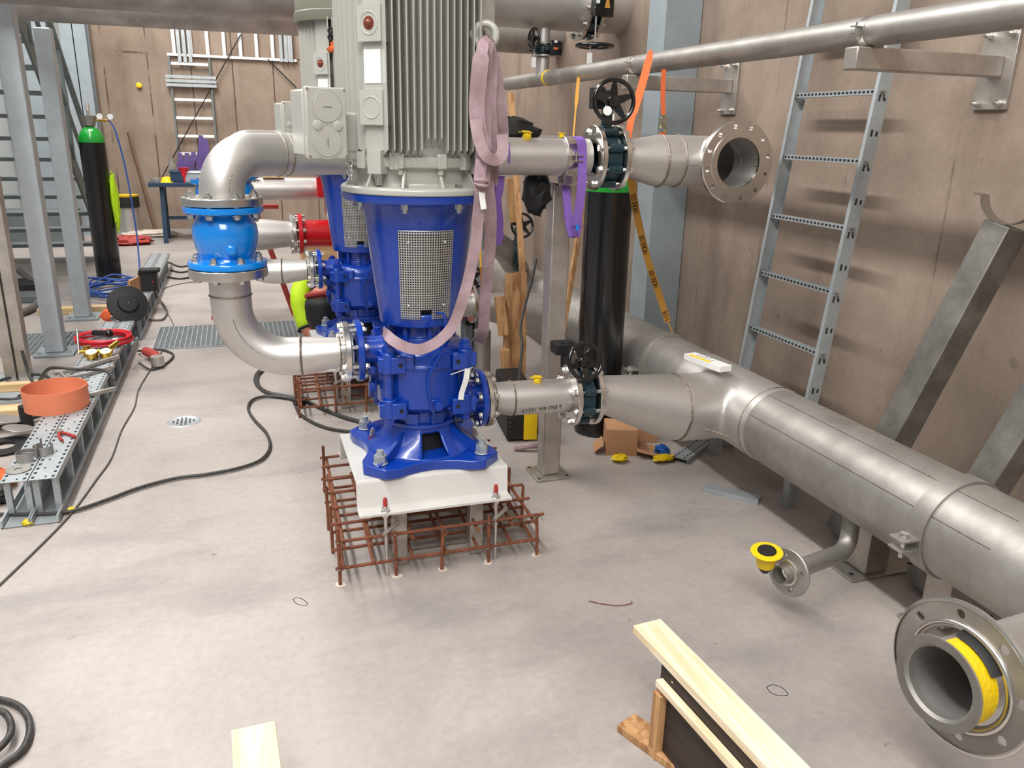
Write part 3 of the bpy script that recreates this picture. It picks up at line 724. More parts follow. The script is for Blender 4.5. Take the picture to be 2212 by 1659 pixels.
MB().tube([(TX, yu-.05, uz-.005), (TX, yu-.215, uz-.005)], rT, 48, cap=False, wall=.006).build('branch', 'steel', U2)
MB().tube([(TX-.1, yu+.097, uz-.02), (TX+.1, yu+.097, uz-.02)], .003, 6).build('inner_seam', 'weld', U2)
holed('open_flange', .158, rT-.006, .022, (TX, yu-.21, uz-.005), (0, -1, 0), .137, 12, .0095, 'bright', U2, .2, raised=.118)
BV = thing('butterfly_valve', 'dark teal valve between upright flanges above the right gas cylinder, black wheel on top', 'valve', (1.395, yu, uz))
butterfly(BV, (1.395, yu, uz), (1, 0, 0), .07, .125, 8, .075)
bolts(BV, (1.395, yu, uz), (1, 0, 0), .105, 8, .122, .0078)
MB().cyl((1.395, yu, uz+.08), (1.395, yu, uz+.20), .022, n=20).box((1.395, yu, uz+.105), (.05, .05, .03)).build('neck', 'teal', BV, bevel=.002)
MB().box((1.375, yu+.03, uz+.22), (.07, .06, .07)).box((1.345, yu-.01, uz+.24), (.05, .05, .05)).build('gearbox', 'blkm', BV, bevel=.006)
wc = V((1.365, yu-.12, 1.61)); wax = (-.12, -1, .1)
MB().cyl(wc, wc+V((.02, .14, 0)), .008, n=12).build('stem', 'bolt', BV)
handwheel(BV, wc, wax, .086, 5, .3)
MB().lathe([(.0, 0), (.017, 0), (.017, .002), (0, .002)], wc+V((-.03, -.012, -.035)), wax, 20).build('paper_tag', 'wht', BV)
# clamp and post carrying the upper pipe
PC = thing('pipe_support_post', 'square stainless post standing right of the nearest pump, bolted foot plate', 'post', (1.24, 3.2, 0))
px_, py_ = 1.225, 3.09
MB().beam((1.25, 3.145, .012), (1.25, 3.145, 1.296), .082, .082, up=(0, 1, 0)).build('post', 'boxst', PC, bevel=.006)
MB().bb(1.168, 1.332, 3.065, 3.225, 0, .012).build('foot_plate', 'boxst', PC, bevel=.002)
for x, y in ((1.183, 3.08), (1.317, 3.08), (1.183, 3.21), (1.317, 3.21)): MB().cyl((x, y, .01), (x, y, .0135), .007, n=12).build('slot', 'dark', PC)
MB().bb(1.2, 1.3, 3.02, 3.19, 1.294, 1.302).build('cap_plate', 'bright', PC)
MB().disc((1.235, yu+.001, 1.402), (1, 0, 0), .078, .0705, .045, 48, .001).box((1.235, yu-.088, 1.412), (.05, .03, .004)).box((1.235, yu-.088, 1.392), (.05, .03, .004)).cyl((1.235, yu-.092, 1.385), (1.235, yu-.092, 1.425), .004, n=8).bb(1.21, 1.26, yu-.03, yu+.03, 1.302, 1.335).build('pipe_clamp', 'bright', PC)

# -- inlet line: spool, lower valve, eccentric reducer into the main
IX0 = PX+.233; iz = .530
SP = thing('inlet_spool_pipe', 'short stainless pipe on the right flange of the nearest pump, printed with numbers', 'pipe', (1.0, PY, iz))
MB().disc((IX0+.012, PY, iz), (1, 0, 0), .105, .07, .018, 64).build('loose_flange', 'bright', SP)
MB().tube([(IX0, PY, iz), (IX0+.05, PY, iz), (IX0+.11, PY, iz-.008), (1.175, PY, iz-.014)], [.058, .058, .066, .066], 48).build('pipe_run', 'steel', SP)
seam(SP, (IX0+.115, PY, iz-.008), (1, 0, 0), .066, .008); seam(SP, (IX0+.045, PY, iz), (1, 0, 0), .058, .007)
MB().disc((1.17, PY, iz-.014), (1, 0, 0), .122, .068, .02, 72).build('valve_flange', 'bright', SP)
text('pipe_marking', '2 DO EN 10217-', .021, (1.03, PY-.0645, iz-.038), (-1, 0, -.02), (0, .35, -1), SP, sx=1.15)
bolts(SP, (IX0, PY, iz), (1, 0, 0), .09, 8, .05, .0075)
LV = thing('butterfly_valve', 'dark teal valve low in the inlet line, black wheel beside the tall gas cylinder', 'valve', (1.21, PY, .5))
vz_ = iz-.016
butterfly(LV, (1.215, PY, vz_), (1, 0, 0), .07, .122, 8, .06)
bolts(LV, (1.215, PY, vz_), (1, 0, 0), .102, 8, .112, .0078)
MB().box((1.215, PY, vz_+.11), (.035, .05, .06)).build('neck', 'teal', LV, bevel=.003)
MB().box((1.165, PY+.07, .69), (.085, .075, .045)).cyl((1.175, PY+.06, .6), (1.175, PY+.06, .72), .022, n=20).build('gearbox', 'blkm', LV, bevel=.005)
wc = V((1.195, PY-.08, .672)); wax = (.06, -1, .32)
MB().cyl(wc, wc+V((-.01, .14, .02)), .008, n=12).build('stem', 'bolt', LV)
handwheel(LV, wc, wax, .076, 5, .9)
RX = 1.97; MZ, MR = .39, .154
RD = thing('main_suction_pipe', 'large dusty stainless main pipe running along the wall, with a tee', 'pipe', (RX, 3, MZ))
tz = MZ+.02
yt = 2.80
MB().disc((1.262, PY, vz_), (1, 0, 0), .122, .068, .02, 72).build('valve_flange', 'bright', RD)
MB().tube([(1.26, PY, vz_), (1.285, PY, vz_), (1.64, yt-.02, tz+.005), (1.66, yt-.02, tz)], [.068, .07, .138, .14], 56).build('reducer', 'steel', RD)
tee = MB().cyl((1.64, yt-.015, tz-.004), (RX, yt-.005, MZ+.006), .1425, n=64).cyl((RX, yt-.31, MZ), (RX, yt+.31, MZ), MR+.0025, n=72)
te = tee.build('tee', 'steel', RD)
rm = te.modifiers.new('r', 'REMESH'); rm.mode = 'VOXEL'; rm.voxel_size = .009; rm.use_smooth_shade = True
sm_ = te.modifiers.new('s', 'SMOOTH'); sm_.iterations = 26; sm_.factor = .5
seam(RD, (1.655, yt-.02, tz), (1, .05, -.05), .139, .010)
MB().tube([(1.66, yt-.125, tz-.06), (1.70, yt-.13, tz-.06), (1.75, yt-.15, tz-.06), (1.79, yt-.19, tz-.07), (1.81, yt-.21, MZ-.055)], .0035, 8).build('fillet_seam', 'weld', RD)
MB().cyl((RX, -3.5, MZ), (RX, 11.5, MZ), MR, n=96).build('pipe_run', 'steel_d', RD)
seam(RD, (RX, yt-.26, MZ), (0, 1, 0), MR, .008); seam(RD, (RX, yt+.27, MZ), (0, 1, 0), MR, .006)
MB().tube([(RX-.138, 2.5, MZ+.07), (RX-.138, 1.4, MZ+.07)], .0012, 5).tube([(RX-.06, 2.5, MZ+.1425), (RX-.06, 1.4, MZ+.1425)], .0012, 5).build('long_seam', 'weld', RD)
for y, nm in ((1.63, 'nearer'), (3.42, 'farther')):
    k = thing('pipe_clamp', f'{nm} wide steel strap clamp around the large main pipe, ears bolted at its left', 'pipe clamp', (RX, y, MZ), 'strap clamps on the main pipe')
    MB().disc((RX, y, MZ), (0, 1, 0), MR+.008, MR+.0005, .062, 72, .001).build('strap', 'steel_d', k)
    for z in (.012, -.02): MB().box((RX-MR-.034, y, MZ-.02+z), (.064, .055, .007)).build('ear', 'steel_d', k, bevel=.001)
    MB().cyl((RX-MR-.038, y, MZ-.07), (RX-MR-.038, y, MZ+.008), .008, n=10).hexn((RX-MR-.038, y, MZ-.004), (RX-MR-.038, y, MZ+.009), .014).build('bolt', 'bolt', k, ang=25)
for y in (1.69, 2.04, 2.56, 3.15):
    k = thing('pipe_saddle_support', {1.69: 'stubby steel support with angled plate under the main pipe, nearest the camera', 2.04: 'steel support foot under the main pipe beside the small drain branch',
        2.56: 'steel support under the main pipe, in the shadow before the tee', 3.15: 'steel support leg under the main pipe behind the cardboard box'}[y], 'pipe support', (RX+.08, y, 0), 'supports under the main pipe')
    if y > 2.5:
        MB().bb(RX+.13, RX+.17, y-.02, y+.02, 0, MZ-MR*.6).bb(RX+.10, RX+.17, y-.02, y+.02, MZ-MR-.01, MZ-MR*.6).build('leg', 'zinc', k); continue
    MB().bb(RX-.02, RX+.3, y-.07, y+.07, 0, .01).build('foot_plate', 'steel_d', k, bevel=.002)
    MB().bb(RX+.05, RX+.15, y-.05, y+.05, .01, MZ-MR+.02).build('leg', 'boxst', k, bevel=.004)
    for dx in (.01, .27): MB().cyl((RX+dx, y-.03, .009), (RX+dx, y-.03, .0112), .008, n=12).build('slot', 'dark', k)
# small drain branch with flange
DB = thing('drain_branch_pipe', 'small bent stainless branch under the main pipe, ending in a round flange', 'pipe', (1.7, 1.95, .2))
P = bends([(RX-.02, 2.02, MZ-.12), (RX-.055, 1.98, .13), (1.60, 1.87, .165)], .07, 10)
MB().tube(P, .03, 32).build('branch', 'steel_d', DB)
fl = V((1.585, 1.868, .165)); fd = V((-1, -.25, .05)).normalized()
holed('flange', .08, .03, .01, fl, fd, .056, 4, .008, 'steel_d', DB, .35)
MB().torus(fl+fd*.008, fd, .036, .008, 36, 8).build('collar', 'bright', DB)
MB().tube([fl, fl+fd*.045], .03, 32, cap=False, wall=.003).build('stub', 'steel_d', DB)
pe = fl+fd*.05
pc = thing('taped_pipe_cap', 'yellow-taped cap stuck on the small drain branch flange', 'tape cap', pe, 'yellow tape caps')
cc = pe+V((-.03, .03, .035))
MB().lathe([(0, 0), (.028, 0), (.034, .045), (.049, .05), (.05, .054), (.03, .056), (0, .056)], cc-V((0, 0, .01)), (-.1, -.1, 1), 28).build('tape_wrap', 'yellow', pc)
MB().lathe([(0, .057), (.03, .057), (.028, .061), (0, .062)], cc-V((0, 0, .01)), (-.1, -.1, 1), 14).build('black_top', 'blkm', pc)
MB().lathe([(.028, 0), (.012, -.025), (0, -.03)], cc-V((0, 0, .01)), (-.1, -.1, 1), 8).build('black_foot', 'blkm', pc)
# foreground open flange
FG = thing('open_branch_pipe', 'big pressed flange on a pipe stub in the right foreground, open mouth facing left', 'pipe', (1.5, 1.2, .25))
fc = V((1.46, 1.12, .35)); fd = V((-1, -.1, .02)).normalized()
ho = holed('pressed_flange', .172, .108, .006, fc, fd, .145, 8, .0115, 'steel_d', FG, .2)
MB().torus(fc, fd, .171, .006, 72, 8).torus(fc+fd*.004, fd, .120, .009, 64, 10).build('flange_rim', 'bright', ho)
MB().tube([fc+fd*.068, fc-fd*.42], .086, 56, cap=False, wall=.004).build('pipe_stub', 'steel', FG)
MB().lathe([(.078, .05), (.079, .066), (.086, .073), (.106, .075), (.107, .071), (.094, .065)], fc, fd, 64).build('collar', 'steel_d', FG)
MB().lathe([(0, 0), (.088, 0)], fc-fd*.4, fd, 40).build('bore_end', 'steel_d', FG)
a, b, A = frame(fd); TS = 1 if (a*math.cos(1)+b*math.sin(1)).z > (a*math.cos(-1)+b*math.sin(-1)).z else -1
t0 = math.atan2(b.dot(V((.1, -1, .25))), a.dot(V((.1, -1, .25))))
yt_ = MB().lathe([(.094, .008), (.1, .012), (.102, .062), (.09, .066)], fc, fd, 64, skip=lambda t, h: math.cos(t-t0) < .1)
yo = yt_.build('yellow_tape', 'yellow', FG)
MB().lathe([(.106, .004), (.114, .010), (.113, .022), (.106, .032)], fc, fd, 30, skip=lambda t, h: not (.45 < ((t-t0+PI) % (2*PI)-PI)*TS < 1.45)).build('black_film', 'blkm', FG)

# taped plugs on pipes
def tape_lump(label, loc, s, grp='yellow tape caps'):
    mb = MB(); random.seed(int(loc[0]*1000) % 97)
    mb.lathe([(0, 0), (s*.55, 0), (s*.62, s*.35), (s*.5, s*.8), (s*.75, s*1.0), (s*.4, s*1.1), (0, s*1.05)], loc, (.1, 0, 1), 9)
    for v in mb.v: v += V((random.uniform(-1, 1), random.uniform(-1, 1), random.uniform(-1, 1)))*s*.08
    mb.box(V(loc)+V((-s*.8, -s*.1, s*.95)), (s*.7, s*.6, s*.08))
    return tag(mb.build('taped_plug', 'yellow', None, smooth=False), label, 'tape plug', grp)
tape_lump('yellow tape plug standing on top of the low inlet spool pipe', (1.03, PY-.01, iz+.048), .026)
tape_lump('yellow tape plug with black marks on the upper pipe behind the sling', (1.06, 3.02, 1.466), .028)
tape_lump('smaller yellow tape plug on the upper pipe beside the steel clamp', (1.215, 3.05, 1.474), .017)

# -- long pipe on wall brackets, right top
LX, LZ, LR = 1.95, 1.822, .046
LP = thing('wall_bracket_pipe', 'long slim stainless pipe climbing across the upper right, carried on wall brackets', 'pipe', (LX, 3, LZ))
MB().cyl((LX, -3.5, LZ), (LX, 6.0, LZ), LR, n=48).build('pipe_run', 'steel_d', LP)
BY = 5.28
MB().tube([(LX, BY, LZ), (LX, BY, LZ+.13)], .045, 32).build('riser_stub', 'steel', LP)
MB().disc((LX, BY-.12, LZ), (0, 1, 0), LR+.004, LR-.001, .03, 40).build('yellow_tape_band', 'yellow', LP)
for y, nm in ((2.27, 'nearer'), (3.9, 'farther')):
    b = thing('wall_bracket', f'{nm} square stainless arm bolted to the right wall, holding the slim pipe', 'bracket', (WX, y, LZ-.1), 'pipe brackets on the right wall')
    zb = LZ-LR-.035
    MB().bb(LX-.07, WX-.012, y-.03, y+.03, zb-.035, zb+.033).build('arm', 'boxst', b, bevel=.004)
    MB().bb(WX-.012, WX, y-.07, y+.07, zb-.14, zb+.12).build('wall_plate', 'boxst', b, bevel=.002)
    for dy in (-.045, .045):
        for z in (-.12, .1): MB().cyl((WX-.045, y+dy, zb+z), (WX-.012, y+dy, zb+z), .006, n=10).hexn((WX-.03, y+dy, zb+z), (WX-.013, y+dy, zb+z), .012).build('anchor_bolt', 'bolt', b, ang=25)
    c = MB().disc((LX, y, LZ), (0, 1, 0), LR+.003, LR+.0005, .03, 40, .0006).box((LX-LR-.012, y, LZ+.012), (.03, .03, .003)).box((LX-LR-.012, y, LZ-.008), (.03, .03, .003)).cyl((LX-LR-.014, y, LZ-.02), (LX-LR-.014, y, LZ+.024), .004, n=8)
    c.build('pipe_clip', 'bright', b)
# small valve between slim pipe and big pipe
QV = thing('small_butterfly_valve', 'small dark valve with horizontal flanges above the slim pipe, wheel at its left', 'valve', (LX, BY, 2.0))
for zf_ in (.14, .215): MB().disc((LX, BY, LZ+zf_), (0, 0, 1), .075, .03, .014, 48).build('flange', 'bright', QV)
butterfly(QV, (LX, BY, LZ+.178), (0, 0, 1), .04, .075, 6, .05)
MB().box((LX+.06, BY-.06, LZ+.185), (.085, .05, .09)).build('gearbox', 'blk', QV, bevel=.006)
MB().prism([(0, 0)]*0 or [(LX+.04, BY-.0875), (LX+.04, BY-.086), (LX+.07, BY-.086), (LX+.07, BY-.0875)], LZ+.175, LZ+.188).build('pointer', 'orgs', QV)
MB().box((LX+.055, BY-.086, LZ+.222), (.02, .003, .014)).build('label_plate', 'wht', QV)
handwheel(QV, (LX-.10, BY-.10, LZ+.23), (1, .25, 0), .068, 4)
MB().cyl((LX-.10, BY-.10, LZ+.23), (LX+.02, BY-.06, LZ+.19), .007, n=8).build('stem', 'bolt', QV)
MB().tube([(LX-.10, BY-.11, LZ+.165), (LX-.10, BY-.11, LZ+.12)], .001, 5).build('tag_string', 'wht', QV)
MB().prism([(LX-.115, BY-.11), (LX-.085, BY-.11), (LX-.085, BY-.108), (LX-.115, BY-.108)], LZ+.06, LZ+.12).build('hang_tag', 'wht', QV)
BZ = 2.13+.16; BR = .17
BP = thing('header_pipe', 'thick stainless pipe at the top running into the right wall, behind the big motor', 'pipe', (1.5, BY, BZ))
MB().cyl((.62, BY, BZ), (WX, BY, BZ), BR, n=72).build('pipe_run', 'steel', BP)
MB().tube([(LX, BY, LZ+.22), (LX, BY, BZ-.1)], .045, 32).build('branch', 'steel', BP)
GV = thing('large_butterfly_valve', 'big dark butterfly valve at the top, horizontal black wheel hanging below', 'valve', (2.2, BY, BZ))
gx = 2.235
MB().disc((gx-.045, BY, BZ), (1, 0, 0), .225, .16, .022, 72).build('left_flange', 'bright', GV)
MB().disc((gx+.045, BY, BZ), (1, 0, 0), .225, .16, .022, 72).build('right_flange', 'bright', GV)
butterfly(GV, (gx, BY, BZ), (1, 0, 0), .165, .22, 12, .06)
bolts(GV, (gx, BY, BZ), (1, 0, 0), .2, 12, .12, .009)
MB().box((gx+.02, BY-.24, BZ-.03), (.125, .06, .15)).build('gearbox', 'blk', GV, bevel=.008)
MB().add([(gx+.035, BY-.272, BZ+.03), (gx+.015, BY-.272, BZ-.055), (gx+.05, BY-.272, BZ-.055), (gx+.035, BY-.276, BZ+.03), (gx+.015, BY-.276, BZ-.055), (gx+.05, BY-.276, BZ-.055)], [(0, 1, 2), (3, 5, 4), (0, 3, 4, 1), (1, 4, 5, 2), (2, 5, 3, 0)]).build('pointer', 'amber', GV)
MB().box((gx-.03, BY-.272, BZ-.01), (.022, .004, .045)).build('label_plate', 'wht', GV)
MB().cyl((gx-.03, BY-.25, BZ-.1), (gx-.03, BY-.25, 2.02), .006, n=10).build('stem', 'bolt', GV)
handwheel(GV, (gx-.03, BY-.25, 2.015), (0, 0, 1), .125, 5, .2, .012)
MB().tube([(gx-.10, BY-.34, 2.01), (gx-.10, BY-.34, 1.965)], .001, 5).build('tag_string', 'wht', GV)
MB().prism([(gx-.117, BY-.34), (gx-.083, BY-.34), (gx-.083, BY-.338), (gx-.117, BY-.338)], 1.89, 1.965).build('hang_tag', 'wht', GV)
for X0 in (1.74,):
    t = thing('butterfly_valve', 'farthest dark valve under the thick top pipe, partly behind the steel column', 'valve', (X0, 6.4, 2.1))
    MB().cyl((1.2, 6.4, 2.2), (WX, 6.4, 2.2), .13, n=48).build('pipe_run', 'steel_d', t)
    butterfly(t, (X0, 6.4, 2.2), (1, 0, 0), .14, .18, 8, .06)
    handwheel(t, (X0+.03, 6.2, 1.93), (0, 0, 1), .11, 5, .2, .011)
    MB().cyl((X0+.03, 6.2, 1.93), (X0+.03, 6.2, 2.15), .006, n=8).build('stem', 'bolt', t)

# -- left top pipes
for (y, z, r, lab) in ((5.55, 2.11+.19, .19, 'front thick dusty pipe across the top left, resting on galvanized posts'), (6.6, 2.135+.14, .15, 'rear dusty pipe across the top left, behind the thick one')):
    o = MB().cyl((-6, y, z), (.42 if y < 6 else .9, y, z), r, n=64).build('overhead_pipe', 'steel_d'); tag(o, lab, 'pipe', 'overhead pipes at the top left')

# ================================================================ RIGHT SIDE
def steel_h(nm, label, x, y, z1, w=.2, d=.2, face='y', grp=None, base=True):
    t = thing(nm, label, 'column', (x, y, 0), grp)
    m_ = MB()
    if face == 'y': m_.bb(x-w/2, x+w/2, y-d/2, y-d/2+.014, 0, z1).bb(x-w/2, x+w/2, y+d/2-.014, y+d/2, 0, z1).bb(x-.006, x+.006, y-d/2, y+d/2, 0, z1)
    else: m_.bb(x-w/2, x-w/2+.014, y-d/2, y+d/2, 0, z1).bb(x+w/2-.014, x+w/2, y-d/2, y+d/2, 0, z1).bb(x-w/2, x+w/2, y-.006, y+.006, 0, z1)
    m_.build('shaft', 'zinc_b', t)
    if base: MB().bb(x-w/2-.05, x+w/2+.05, y-d/2-.05, y+d/2+.05, 0, .02).build('base_plate', 'zinc_b', t)
    return t
t = thing('steel_column', 'pale blue-grey steel column against the right wall, behind the open upper flange', 'column', (2.385, 4.34, 0))
MB().bb(2.275, 2.495, 4.25, 4.262, 0, 7).bb(2.275, 2.495, 4.438, 4.45, 0, 7).bb(2.275, 2.285, 4.262, 4.438, 0, 7).build('shaft', 'zinc_b', t)
MB().bb(2.23, 2.5, 4.2, 4.5, 0, .02).build('base_plate', 'zinc_b', t)
steel_h('steel_column', 'grey steel column behind the lilac sling, further back along the hall', 1.33, 4.75, 7, .11, .11)
# cable ladder leaning on wall
LD = thing('wall_cable_ladder', 'tall galvanized cable ladder leaning upright against the right wall', 'cable ladder', (2.4, 2.95, 0))
def lx(z): return WX-.055-.1*(2.1-z)
zs_ = 2.9
for y, sgn in ((3.205, -1), (2.685, 1)):
    p0, p1 = V((lx(0), y, .0)), V((lx(zs_)*1.0, y, zs_)); p1.x = min(p1.x, lx(zs_))
    d = (p1-p0)
    rl_ = MB().beam(p0, p1, .004, .062, up=(0, 1, 0)) if False else MB()
    n = d.normalized(); xo = n.cross(V((0, 1, 0))); R = Matrix((xo, V((0, 1, 0)), -n)).transposed()
    L = d.length; c = (p0+p1)/2
    rl_.box(c, (.06, .003, L), R).box(c+xo*.029+V((0, sgn*.008, 0)), (.003, .018, L), R).box(c-xo*.029+V((0, sgn*.008, 0)), (.003, .018, L), R)
    r_ = rl_.build('side_rail', 'zinc', LD)
    sl = MB()
    for i in range(22):
        q = lerp(p0, p1, (i+.5)/22)-V((0, sgn*.002, 0)); sl.box(q+xo*.012, (.008, .002, .026), R).box(q-xo*.012, (.008, .002, .018), R)
    pattern(r_, sl, 'dark')
for i in range(10):
    z = .09+.262*i; x = lx(z)
    g = MB().box((x-.006, 2.945, z), (.022, .515, .003)).box((x-.018, 2.945, z+.009), (.003, .515, .02)).box((x+.006, 2.945, z+.009), (.003, .515, .02)).build('rung', 'zinc', LD)
    h = MB()
    for k in range(20): h.box((x-.0202, 2.72+k*.024, z+.010), (.001, .013, .009))
    pattern(g, h, 'dark')
    MB().box((x-.01, 2.675, z+.012), (.02, .01, .006)).box((x, 2.675, z), (.006, .012, .028)).build('wing_clip', 'bright', LD)
# leaning box posts
def lean_post(label, top, bot, s=.1, saddle=True):
    t = thing('leaning_support_post', label, 'post', bot, 'box posts leaning on the right wall')
    MB().beam(bot, top, s, s, up=(1, 0, 0)).build('box_section', 'boxst_d', t, bevel=.004)
    if saddle:
        T = V(top); a = V((.5, .86, 0))*1
        pts = [T+V((.2*.092*math.cos(u), -.98*.092*math.cos(u), .096+.092*math.sin(u))) for u in [PI*(1.02+.96*k/14) for k in range(15)]]
        pts = [pts[0]+V((-.006, .028, .004))]+pts+[pts[-1]+V((.006, -.028, .004))]
        MB().ribbon(pts, .05, .003, (.98, .2, 0)).build('saddle', 'boxst', t)
    return t
lean_post('long stainless box post leaning on the right wall, curved saddle on its top', (2.39, 2.02, 1.235), (2.15, 2.26, .02))
lean_post('box post leaning low at the right frame edge, behind the main pipe', (2.395, 1.66, 1.05), (2.16, 1.86, .02), .1, False)
# tall gas cylinder, right
def gas_cylinder(label, x, y, h=1.32, r=.114, lean=(0, 0), cap=True):
    t = thing('gas_cylinder', label, 'gas cylinder', (x, y, 0), 'black gas cylinders with green shoulders')
    ax = V((lean[0], lean[1], 1)).normalized()
    MB().lathe([(0, 0), (r-.01, 0), (r, .012), (r, h)], (x, y, 0), ax, 56).build('body', 'cylb', t)
    MB().lathe([(r, h), (r*.97, h+.05), (r*.75, h+.105), (r*.45, h+.135), (.035, h+.14), (.03, h+.15), (0, h+.15)], (x, y, 0), ax, 56).build('shoulder', 'green', t)
    top = V((x, y, 0))+ax*(h+.15)
    g = MB().lathe([(.03, 0), (.05, .01), (.052, .03), (.07, .1), (.066, .1), (.046, .03)], top-ax*.01, ax, 24).build('valve_guard', 'steel_d', t)
    MB().cyl(top, top+ax*.16, .014, n=14).cyl(top+ax*.13, top+ax*.2, .02, .012, n=14).build('valve_stem', 'brass' if not cap else 'steel', t)
    return t, top, ax
gas_cylinder('tall black gas cylinder standing under the upper valve, right of the square post', 1.69, 3.6, 1.23)
GL, gt, ga = gas_cylinder('black gas cylinder with green shoulder and pressure gauges at the far left', -1.275, 8.75, 1.30)
rg = MB().cyl(gt+V((0, 0, .05)), gt+V((.16, -.03, .05)), .01, n=12).build('regulator', 'brass', GL)
for dx in (.10, .19):
    p = gt+V((dx, -.05, .085)); MB().cyl(p+V((0, .02, 0)), p-V((0, .005, 0)), .03, n=20).build('gauge', 'bright', GL); MB().cyl(p-V((0, .005, 0)), p-V((0, .007, 0)), .026, n=20).build('gauge_face', 'wht', GL)
o = MB().tube(smooth_path([gt+V((.17, -.03, .05)), gt+V((.22, -.05, -.05)), gt+V((.27, -.06, -.4)), gt+V((.30, -.1, -.9)), (-.97, 8.6, .3), (-.98, 8.4, .02), (-1.1, 8.0, .012)], 8), .008, 8).build('gas_hose', 'bluec')
tag(o, 'thin blue hose hanging from the left cylinder gauges down to the floor', 'hose')
# cable pile of blue hose by the left cylinder
random.seed(4)
pts = []
for k in range(30):
    a = k*1.9; r = .12+.2*random.random(); pts.append((-1.15+r*1.3*math.cos(a), 8.0+r*1.6*math.sin(a), .02+.12*random.random()*(k % 3 == 0)+.01*(k % 5)))
tag(MB().tube(smooth_path(pts, 6), .008, 7).build('hose_coil', 'bluec'), 'tangle of blue hose on the floor in front of the left gas cylinder', 'hose')
# planks / timber behind the post
def plank(label, p, q, w, d, up, m_='pinez', nm='timber_plank', grp='loose timber behind the post'):
    o = MB().beam(p, q, w, d, up).build(nm, m_, None, bevel=.002); return tag(o, label, 'timber', grp)
plank('left one of two worn boards standing upright behind the square post', (1.33, 4.0, 0), at(1105, 590, Y=4.15), .066, .03, (0, 1, 0))
plank('right one of two worn boards standing upright behind the square post', (1.40, 3.99, 0), at(1125, 588, Y=4.14), .062, .03, (0, 1, 0))
plank('long thin lath standing behind the two worn boards, reaching up past the pipe', at(1132, 640, Y=4.25), at(1103, 200, Y=4.6), .032, .025, (0, 1, 0), 'pinez')
plank('short pale block leaning low at the left of the worn boards', at(1088, 725, Y=4.05), at(1078, 640, Y=4.1), .045, .06, (0, 1, 0))
plank('short pale offcut below the block, left of the worn boards', at(1098, 845, Y=4.0), at(1090, 755, Y=4.02), .045, .06, (0, 1, 0))
plank('broad plywood strip hanging behind the lilac sling', at(1112, 480, Y=4.6), at(1105, 385, Y=4.6), .06, .02, (0, 1, 0))
plank('slim wooden pole leaning between the post and the right gas cylinder', at(1212, 740, Y=3.62), at(1262, 430, Y=3.8), .024, .024, (0, 1, 0))
# welder
WB = thing('welding_machine', 'yellow and black welding machine on the floor behind the inlet pipe', 'welding machine', (1.28, 3.6, 0))
R = Matrix.Rotation(-.12, 3, 'Z')
MB().box((1.27, 3.72, .15), (.13, .34, .28), R).build('case', 'blkm', WB, bevel=.01)
MB().box((1.305, 3.545, .15), (.07, .012, .28), R).build('front_panel', 'yelp', WB, bevel=.004)
mb = MB()
for k in range(8): mb.box((1.205, 3.6, .06+k*.024), (.012, .1, .010), R)
mb.build('vent_ribs', 'rub', WB)
MB().tube(smooth_path([(1.345, 3.55, .05), (1.375, 3.53, .08), (1.38, 3.52, .18), (1.35, 3.54, .27), (1.32, 3.56, .28)], 5), .017, 10).build('handle', 'blkm', WB)
tag(MB().tube(smooth_path([(1.19, 3.45, .012), (1.26, 3.42, .03), (1.34, 3.42, .03), (1.42, 3.5, .05)], 6), .016, 8).build('lilac_strap', 'lilac'), 'pale lilac strap end lying beside the welding machine', 'strap')
# floor cable leaning up behind
tag(MB().tube(smooth_path([(1.20, 3.45, .3), (1.25, 3.55, .5), at(1125, 700, Y=3.7), at(1150, 600, Y=3.8), at(1158, 560, Y=3.85)], 6), .007, 8).build('black_cable', 'rub'), 'black cable hanging down in front of the worn boards', 'cable')
# handwheels and pipes in the back right jumble
for (px, py, y, r, lab) in ((1128, 487, 5.1, .085, 'black handwheel valve seen between lath and square post'), (1018, 600, 4.5, .075, 'black handwheel valve half hidden behind the lilac sling')):
    c = at(px, py, Y=y); t = thing('background_valve', lab, 'valve', c, 'valves behind the nearest pump')
    handwheel(t, c, (.1, -1, .2), r, 5, .4); MB().cyl(c, c+V((0, .14, -.02)), .008, n=8).build('stem', 'bolt', t)
    butterfly(t, c+V((.02, .16, -.22)), (1, 0, 0), .06, .11, 8, .06); MB().cyl(c+V((.02, .16, -.15)), c+V((.02, .16, .03)), .02, n=14).build('neck', 'teal', t)
t = thing('second_inlet_pipe', 'stainless inlet pipe of the second pump, running toward the wall main', 'pipe', (1.4, 4.5, .5))
MB().tube([(.84, 4.495, .53), (1.0, 4.495, .525), (1.3, 4.5, .50), (1.55, 4.51, .46), (RX-.13, 4.53, MZ)], [.066, .066, .07, .12, .12], 40).build('pipe_run', 'steel', t)
MB().disc((1.26, 4.5, .52), (1, 0, 0), .122, .06, .02, 64).build('flange', 'bright', t); MB().disc((.85, 4.495, .53), (1, 0, 0), .105, .06, .02, 64).build('flange', 'bright', t)
t = thing('background_pipe', 'stainless elbow pipe crossing behind the lilac sling', 'pipe', (1.5, 5, .9))
MB().tube(bends([(.9, 5.1, 1.02), (1.25, 5.1, .98), (1.70, 5.25, .72), (RX-.1, 5.45, .54)], [.25, .25], 10), .085, 32).build('pipe_run', 'steel_d', t)
t = thing('background_pipe', 'stubby upright stainless pipe behind the inlet flange', 'pipe', (1.36, 4.3, .3))
MB().cyl((1.27, 4.3, 0), (1.27, 4.3, .4), .05, n=32).build('pipe_run', 'steel_d', t)
